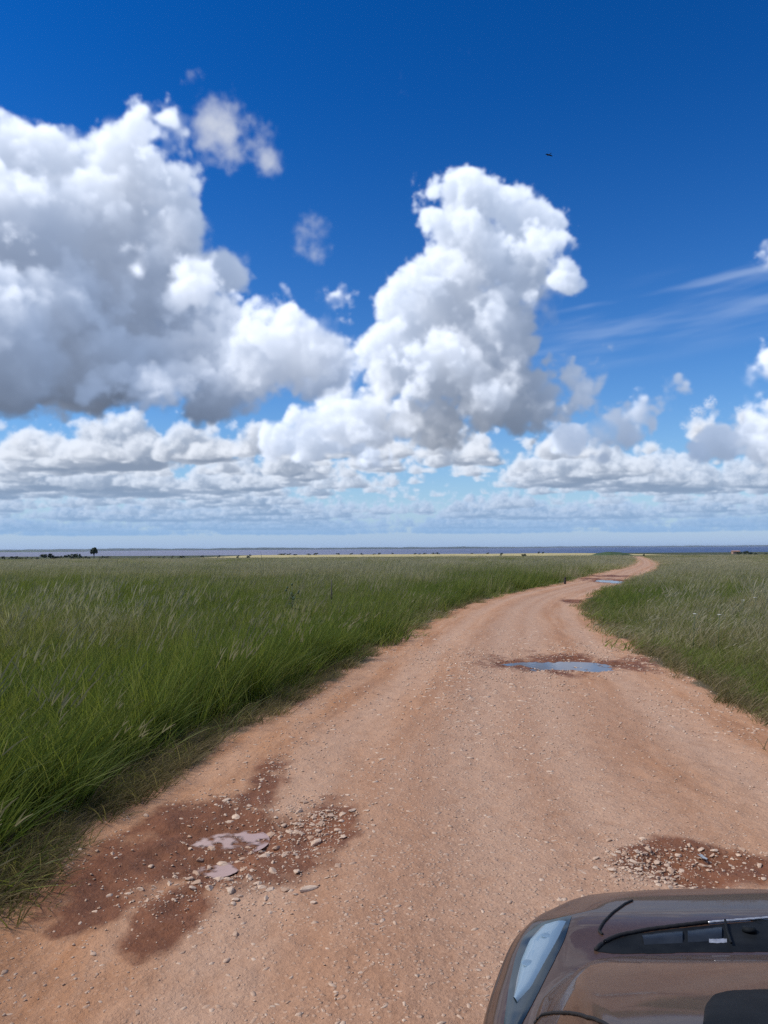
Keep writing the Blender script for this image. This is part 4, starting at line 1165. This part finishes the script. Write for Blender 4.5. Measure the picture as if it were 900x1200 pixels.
for a in (0, 2.1, 4.2): tube(bm, [(.05, 0, 2.4), (.6 * math.cos(a), .6 * math.sin(a), 3.4), (1.3 * math.cos(a), 1.3 * math.sin(a), 4.6)], .13, .04, 6)
obj('trunk', bm_mesh('trunk', bm, BARK), root)
cw = obj('crown', crown_mesh(3, 2.5, 2.5, 2.5, 1000, .34, 0), root); cw.location = (0, 0, 4.75)
BM = [crown_mesh(60 + i, 1, 1, 1, 150, .22, 5) for i in range(5)]
def bush(px, drop, w_, Yd, label, group=None):
    """photo x, top in photo pixels below the horizon, width in photo pixels, distance"""
    p_ = at_dist(px, 650, Yd); q = Yd / F; gz = tz(p_[0], Yd); top = EYE - drop * q; h_ = max(top - gz, .7)
    o = obj('bush', BM[random.randrange(5)]); o.scale = (w_ * q * .62, max(w_ * q * .5, .6), h_ * .56)
    o.location = (p_[0], Yd, gz + h_ * .48)
    tag(o, label, 'bush', group)
GL = 'bushes along the far left edge of the meadow'
bush(56, 3.9, 14, 430, 'widest dark bush clump on the horizon left of the lone tree', GL)
bush(65, 4.5, 10, 436, 'dark bush joined to the right end of the widest clump left of the lone tree', GL)
bush(83, 4.7, 15, 428, 'dark low bush clump between the widest clump and the lone tree', GL)
bush(92, 4.6, 7, 433, 'rounded bush next to the lone tree on its left', GL)
for px in (4, 12, 18, 25, 31, 37, 44, 71, 99, 104, 119, 125):
    bush(px, random.uniform(6.2, 7.4), random.uniform(3, 7), 425 + random.uniform(-8, 15), 'tiny dark bush in the broken hedge line beside the lone tree', 'tiny bushes of the hedge line by the lone tree')
bush(211, 7.4, 7, 330, 'dark isolated bush standing nearer than the hedge line, right of the lone tree')
for px in (176, 186, 192, 202, 237, 256, 279):
    bush(px, random.uniform(6.5, 7.5), random.uniform(2, 4), 700, 'tiny dark bush far off beyond the left meadow', 'tiny bushes beyond the left meadow')
bush(292, 6.0, 6, 800, 'dark bush by itself at the left end of the yellow field')
for px, w_, dr in ((328, 5.6, 6), (333, 4.8, 6), (339, 5.0, 6)):
    bush(px, w_, dr, 1290, 'leafy bush in the green clump behind the yellow field', 'green clump behind the yellow field')
bush(346, 5.4, 5, 1200, 'dark bush at the right end of the green clump behind the yellow field')
bush(369, 5.0, 5, 1200, 'dark lone bush just right of the green clump behind the yellow field')
for px in (361, 396, 411, 423, 438, 444, 460, 486, 492, 497, 507, 512, 553, 572, 631, 636):
    bush(px, random.uniform(5.0, 6.2), random.uniform(2.5, 4.5), 1230 + random.uniform(-30, 60), 'tiny dark bush along the far side of the yellow field', 'tiny bushes along the yellow field')
bush(614, 7.6, 6, 300, 'small dark pointed bush in front of the yellow field')
bush(587, 6.2, 3, 900, 'small round tree-like bush standing in the yellow field')
bush(733, 9.4, 6, 240, 'dark bush at the end of the road, left of the far track')
bush(755, 9.6, 3.0, 200, 'tiny bush right where the road disappears over the rise')
GR = 'bushes on the right horizon'
bush(865, 6.6, 7, 330, 'dark round bush on the right horizon below the reddish hut roof', GR)
bush(873, 5.6, 6, 380, 'dark bush left of centre in the row right of the hut', GR)
bush(879, 4.8, 5, 380, 'tallest dark bush in the row right of the hut', GR)
bush(885, 6.4, 4, 385, 'lowest dark bush at the right end of the row by the hut', GR)
bush(897, 6.8, 4, 385, 'tiny dark bush alone at the right border of the photo')
# hut with a reddish roof behind the bushes on the right
p = at_dist(862, 647, 520); root = empty('hut', (p[0], 520, tz(p[0], 520) + .6)); tag(root, 'low hut with a reddish roof on the right horizon among dark bushes', 'hut')
bm = bmesh.new(); bmesh.ops.create_cube(bm, size=1, matrix=Matrix.Translation((0, 0, .9)) @ Matrix.Diagonal((4.6, 3.0, 1.7, 1)))
obj('wall', bm_mesh('wall', bm, plain('hut_wall', (.35, .22, .15), .9, scale=2), False), root)
bm = bmesh.new()
q = [bm.verts.new(v) for v in ((-2.6, -1.8, 1.78), (2.6, -1.8, 1.78), (2.6, 1.8, 1.78), (-2.6, 1.8, 1.78), (-2.6, 0, 2.4), (2.6, 0, 2.4))]
for f in ((0, 1, 5, 4), (2, 3, 4, 5), (0, 4, 3), (1, 2, 5), (3, 2, 1, 0)): bm.faces.new([q[i] for i in f])
obj('roof', bm_mesh('roof', bm, plain('hut_roof', (.36, .20, .13), .8, scale=2), False), root)
# little dark post on the left verge
g = on_plane(662, 684, 0); root = empty('post', (g[0], g[1], -.15)); tag(root, 'short dark wooden post at the left grass edge far along the road', 'post')
bm = bmesh.new(); tube(bm, [(0, 0, 0), (0, 0, .20), (.01, 0, .35), (.02, 0, .45)], .07, .06, 10); obj('shaft', bm_mesh('shaft', bm, plain('dark_wood', (.035, .03, .025), .9, scale=14)), root)
bm = bmesh.new(); tube(bm, [(.02, 0, .45), (.02, 0, .48), (.02, 0, .51)], .072, .03, 10); obj('cap', bm_mesh('cap', bm, plain('dark_wood_cap', (.03, .026, .022), .9, scale=14)), root)
# bird high above the road
p = at_dist(643, 181.5, 62); root = empty('bird', p, .5); tag(root, 'dark bird gliding high in the blue sky above the right cloud', 'bird')
FEA = plain('dark_feathers', (.02, .017, .016), .8, var=.3, scale=20)
bm = bmesh.new()
def ring(y_, r_, zo): return [bm.verts.new((r_ * math.cos(a), y_, zo + r_ * .85 * math.sin(a))) for a in np.linspace(0, 2 * math.pi, 11)[:-1]]
rs = [ring(y_, r_, zo) for y_, r_, zo in ((.20, .004, .0), (.175, .02, .006), (.14, .034, .01), (.10, .036, .004), (.03, .052, 0), (-.06, .046, 0), (-.14, .026, .004), (-.19, .016, .006), (-.30, .012, .006))]
for a, b_ in zip(rs, rs[1:]):
    for k in range(10): bm.faces.new((a[k], a[(k + 1) % 10], b_[(k + 1) % 10], b_[k]))
bm.faces.new(rs[0][::-1]); bm.faces.new(rs[-1])
for i, w_ in enumerate((-1, 1)):                                      # tail fan
    pass
obj('body', bm_mesh('body', bm, FEA), root)
for s in (-1, 1):
    bm = bmesh.new(); sec = [(0.03, .09, -.05, .010), (.12, .12, -.05, .03), (.22, .11, -.07, .02), (.31, .05, -.07, -.015), (.37, -.03, -.06, -.05)]
    up_ = [[bm.verts.new((s * x_, y0_, z_ + .006)), bm.verts.new((s * x_, (y0_ + y1_) / 2, z_ + .012)), bm.verts.new((s * x_, y1_, z_))] for x_, y0_, y1_, z_ in sec]
    dn_ = [[bm.verts.new((s * x_, y0_, z_ - .002)), bm.verts.new((s * x_, (y0_ + y1_) / 2, z_ + .002)), bm.verts.new((s * x_, y1_, z_ - .002))] for x_, y0_, y1_, z_ in sec]
    for a, b_ in zip(up_, up_[1:]):
        for k in (0, 1): bm.faces.new((a[k], a[k + 1], b_[k + 1], b_[k]))
    for a, b_ in zip(dn_, dn_[1:]):
        for k in (0, 1): bm.faces.new((b_[k], b_[k + 1], a[k + 1], a[k]))
    obj('wing', bm_mesh('wing', bm, FEA), root)
bm = bmesh.new()
q = [bm.verts.new(v) for v in ((-.015, -.17, .008), (.015, -.17, .008), (.06, -.33, .006), (0, -.31, .009), (-.06, -.33, .006))]; bm.faces.new(q)
tl = obj('tail', bm_mesh('tail', bm, FEA), root); tl.modifiers.new('thickness', 'SOLIDIFY').thickness = .004

# ---------------------------------------------------------------- air
m = bpy.data.materials.new('haze_air'); m.use_nodes = True; nt = m.node_tree; nt.nodes.remove(nt.nodes['Principled BSDF'])
pv = nt.nodes.new('ShaderNodeVolumePrincipled'); pv.inputs['Color'].default_value = (.72, .84, 1, 1); pv.inputs['Density'].default_value = HAZE; pv.inputs['Anisotropy'].default_value = .2
nt.links.new(pv.outputs[0], nt.nodes['Material Output'].inputs['Volume'])
if HAZE > 0:
    x0, x1, y0, y1, z0, z1 = -70000, 70000, -9000, 70000, -14, 24
    V = [(x, y, z) for z in (z0, z1) for y in (y0, y1) for x in (x0, x1)]
    tag(obj('haze', mesh_np('haze', V, [(0, 2, 3, 1), (4, 5, 7, 6), (0, 1, 5, 4), (2, 6, 7, 3), (0, 4, 6, 2), (1, 3, 7, 5)], m, False)), kind='stuff')

# ---------------------------------------------------------------- sky and sun
AZ, EL = 40.0, 42.0
sky = cloud_sky(AZ=AZ, EL=EL, log=lambda *a: None)
H_, W_ = sky.shape[:2]
img = bpy.data.images.new('cloud_field', W_, H_, alpha=True, float_buffer=True)
img.colorspace_settings.name = 'Non-Color'; img.alpha_mode = 'CHANNEL_PACKED'
img.pixels.foreach_set(sky.ravel()); img.update(); img.pack()
world = bpy.data.worlds.new('World'); scene.world = world; world.use_nodes = True
nt = world.node_tree; bg = nt.nodes['Background']; Lk = nt.links.new
st = nt.nodes.new('ShaderNodeTexSky'); st.sky_type = 'NISHITA'; st.sun_disc = False
el_s = math.asin(SUN[2]); st.sun_elevation = el_s; st.sun_rotation = math.atan2(SUN[0], SUN[1])
st.altitude = 50; st.air_density = 1.0; st.dust_density = .1; st.ozone_density = 3.0
hs = nt.nodes.new('ShaderNodeHueSaturation'); hs.inputs['Saturation'].default_value = SKY_SAT; hs.inputs['Hue'].default_value = .506; hs.inputs['Value'].default_value = 1.0; Lk(st.outputs[0], hs.inputs['Color'])
gm = nt.nodes.new('ShaderNodeGamma'); gm.inputs[1].default_value = SKY_GAM; Lk(hs.outputs[0], gm.inputs[0])
sc_ = nt.nodes.new('ShaderNodeVectorMath'); sc_.operation = 'SCALE'; sc_.inputs['Scale'].default_value = 1.0
tcg = nt.nodes.new('ShaderNodeTexCoord').outputs['Generated']
sep = nt.nodes.new('ShaderNodeSeparateXYZ'); Lk(tcg, sep.inputs[0])
azn = mth(nt, 'ARCTAN2', sep.outputs[0], sep.outputs[1]); eln = mth(nt, 'ARCSINE', sep.outputs[2])
hz = mth(nt, 'POWER', 2.718, mth(nt, 'DIVIDE', mth(nt, 'MAXIMUM', eln, 0.0), -math.radians(7.5)))
Lk(mix(nt, mth(nt, 'MULTIPLY', hz, .93), gm.outputs[0], tuple(c / SKY_STR for c in HORIZON)), sc_.inputs[0])
u = mth(nt, 'ADD', mth(nt, 'DIVIDE', azn, 2 * math.radians(AZ)), .5); v = mth(nt, 'DIVIDE', eln, math.radians(EL))
cb = nt.nodes.new('ShaderNodeCombineXYZ'); Lk(u, cb.inputs[0]); Lk(v, cb.inputs[1])
it = nt.nodes.new('ShaderNodeTexImage'); it.image = img; it.extension = 'CLIP'; it.interpolation = 'Cubic'; Lk(cb.outputs[0], it.inputs[0])
# soft limits of the modelled sector; the rest of the dome gets plain fair weather cloud
edge = mth(nt, 'MULTIPLY', ramp(nt, mth(nt, 'ABSOLUTE', mth(nt, 'SUBTRACT', u, .5)), [(.455, 1), (.498, 0)]), ramp(nt, v, [(.93, 1), (.995, 0)]))
al = mth(nt, 'MULTIPLY', it.outputs['Alpha'], edge)
den = mth(nt, 'ADD', mth(nt, 'MAXIMUM', sep.outputs[2], 0.0), .12)
pl = nt.nodes.new('ShaderNodeCombineXYZ'); Lk(mth(nt, 'DIVIDE', sep.outputs[0], den), pl.inputs[0]); Lk(mth(nt, 'DIVIDE', sep.outputs[1], den), pl.inputs[1])
gf = noise(nt, pl.outputs[0], 1.1, 8, .58)
ga = mth(nt, 'MULTIPLY', mth(nt, 'MULTIPLY', ramp(nt, gf, [(.47, 0), (.62, .95)]), mth(nt, 'SUBTRACT', 1, edge)), ramp(nt, sep.outputs[2], [(.0, 0), (.08, 1)]))
gcol = ramp(nt, gf, [(.5, (.80, .84, .92)), (.78, (.42, .47, .58))])
CLD = CLOUD_GAIN
def scaled(vec, s):
    n_ = nt.nodes.new('ShaderNodeVectorMath'); n_.operation = 'SCALE'; Lk(vec, n_.inputs[0])
    if isinstance(s, (int, float)): n_.inputs['Scale'].default_value = s
    else: Lk(s, n_.inputs['Scale'])
    return n_.outputs[0]
def vadd(a, b_):
    n_ = nt.nodes.new('ShaderNodeVectorMath'); n_.operation = 'ADD'; Lk(a, n_.inputs[0]); Lk(b_, n_.inputs[1]); return n_.outputs[0]
base = scaled(sc_.outputs[0], mth(nt, 'SUBTRACT', 1, al))
cl = scaled(it.outputs['Color'], mth(nt, 'MULTIPLY', edge, CLD / SKY_STR))
tot = vadd(base, cl)
tot = vadd(scaled(tot, mth(nt, 'SUBTRACT', 1, ga)), scaled(gcol, mth(nt, 'MULTIPLY', ga, CLD / SKY_STR)))
Lk(tot, bg.inputs['Color']); bg.inputs['Strength'].default_value = SKY_STR
sl = bpy.data.lights.new('sun', 'SUN'); sl.energy = SUN_STR; sl.angle = math.radians(SUN_ANG); sl.color = (1, .95, .88)
so = bpy.data.objects.new('sun', sl); link(so); so.location = (0, 0, 60)
so.rotation_euler = Vector(SUN).to_track_quat('Z', 'Y').to_euler()
vs = scene.view_settings; vs.view_transform = 'Standard'; vs.look = 'None'; vs.exposure = EXPO; vs.gamma = 1; vs.use_curve_mapping = False
scene.render.engine = 'CYCLES'; cy = scene.cycles
cy.use_denoising = False; cy.use_adaptive_sampling = False; cy.max_bounces = 6; cy.diffuse_bounces = 3; cy.glossy_bounces = 3; cy.transmission_bounces = 3; cy.transparent_max_bounces = 6; cy.volume_bounces = 0
cy.sample_clamp_indirect = 6; cy.caustics_reflective = False; cy.caustics_refractive = False
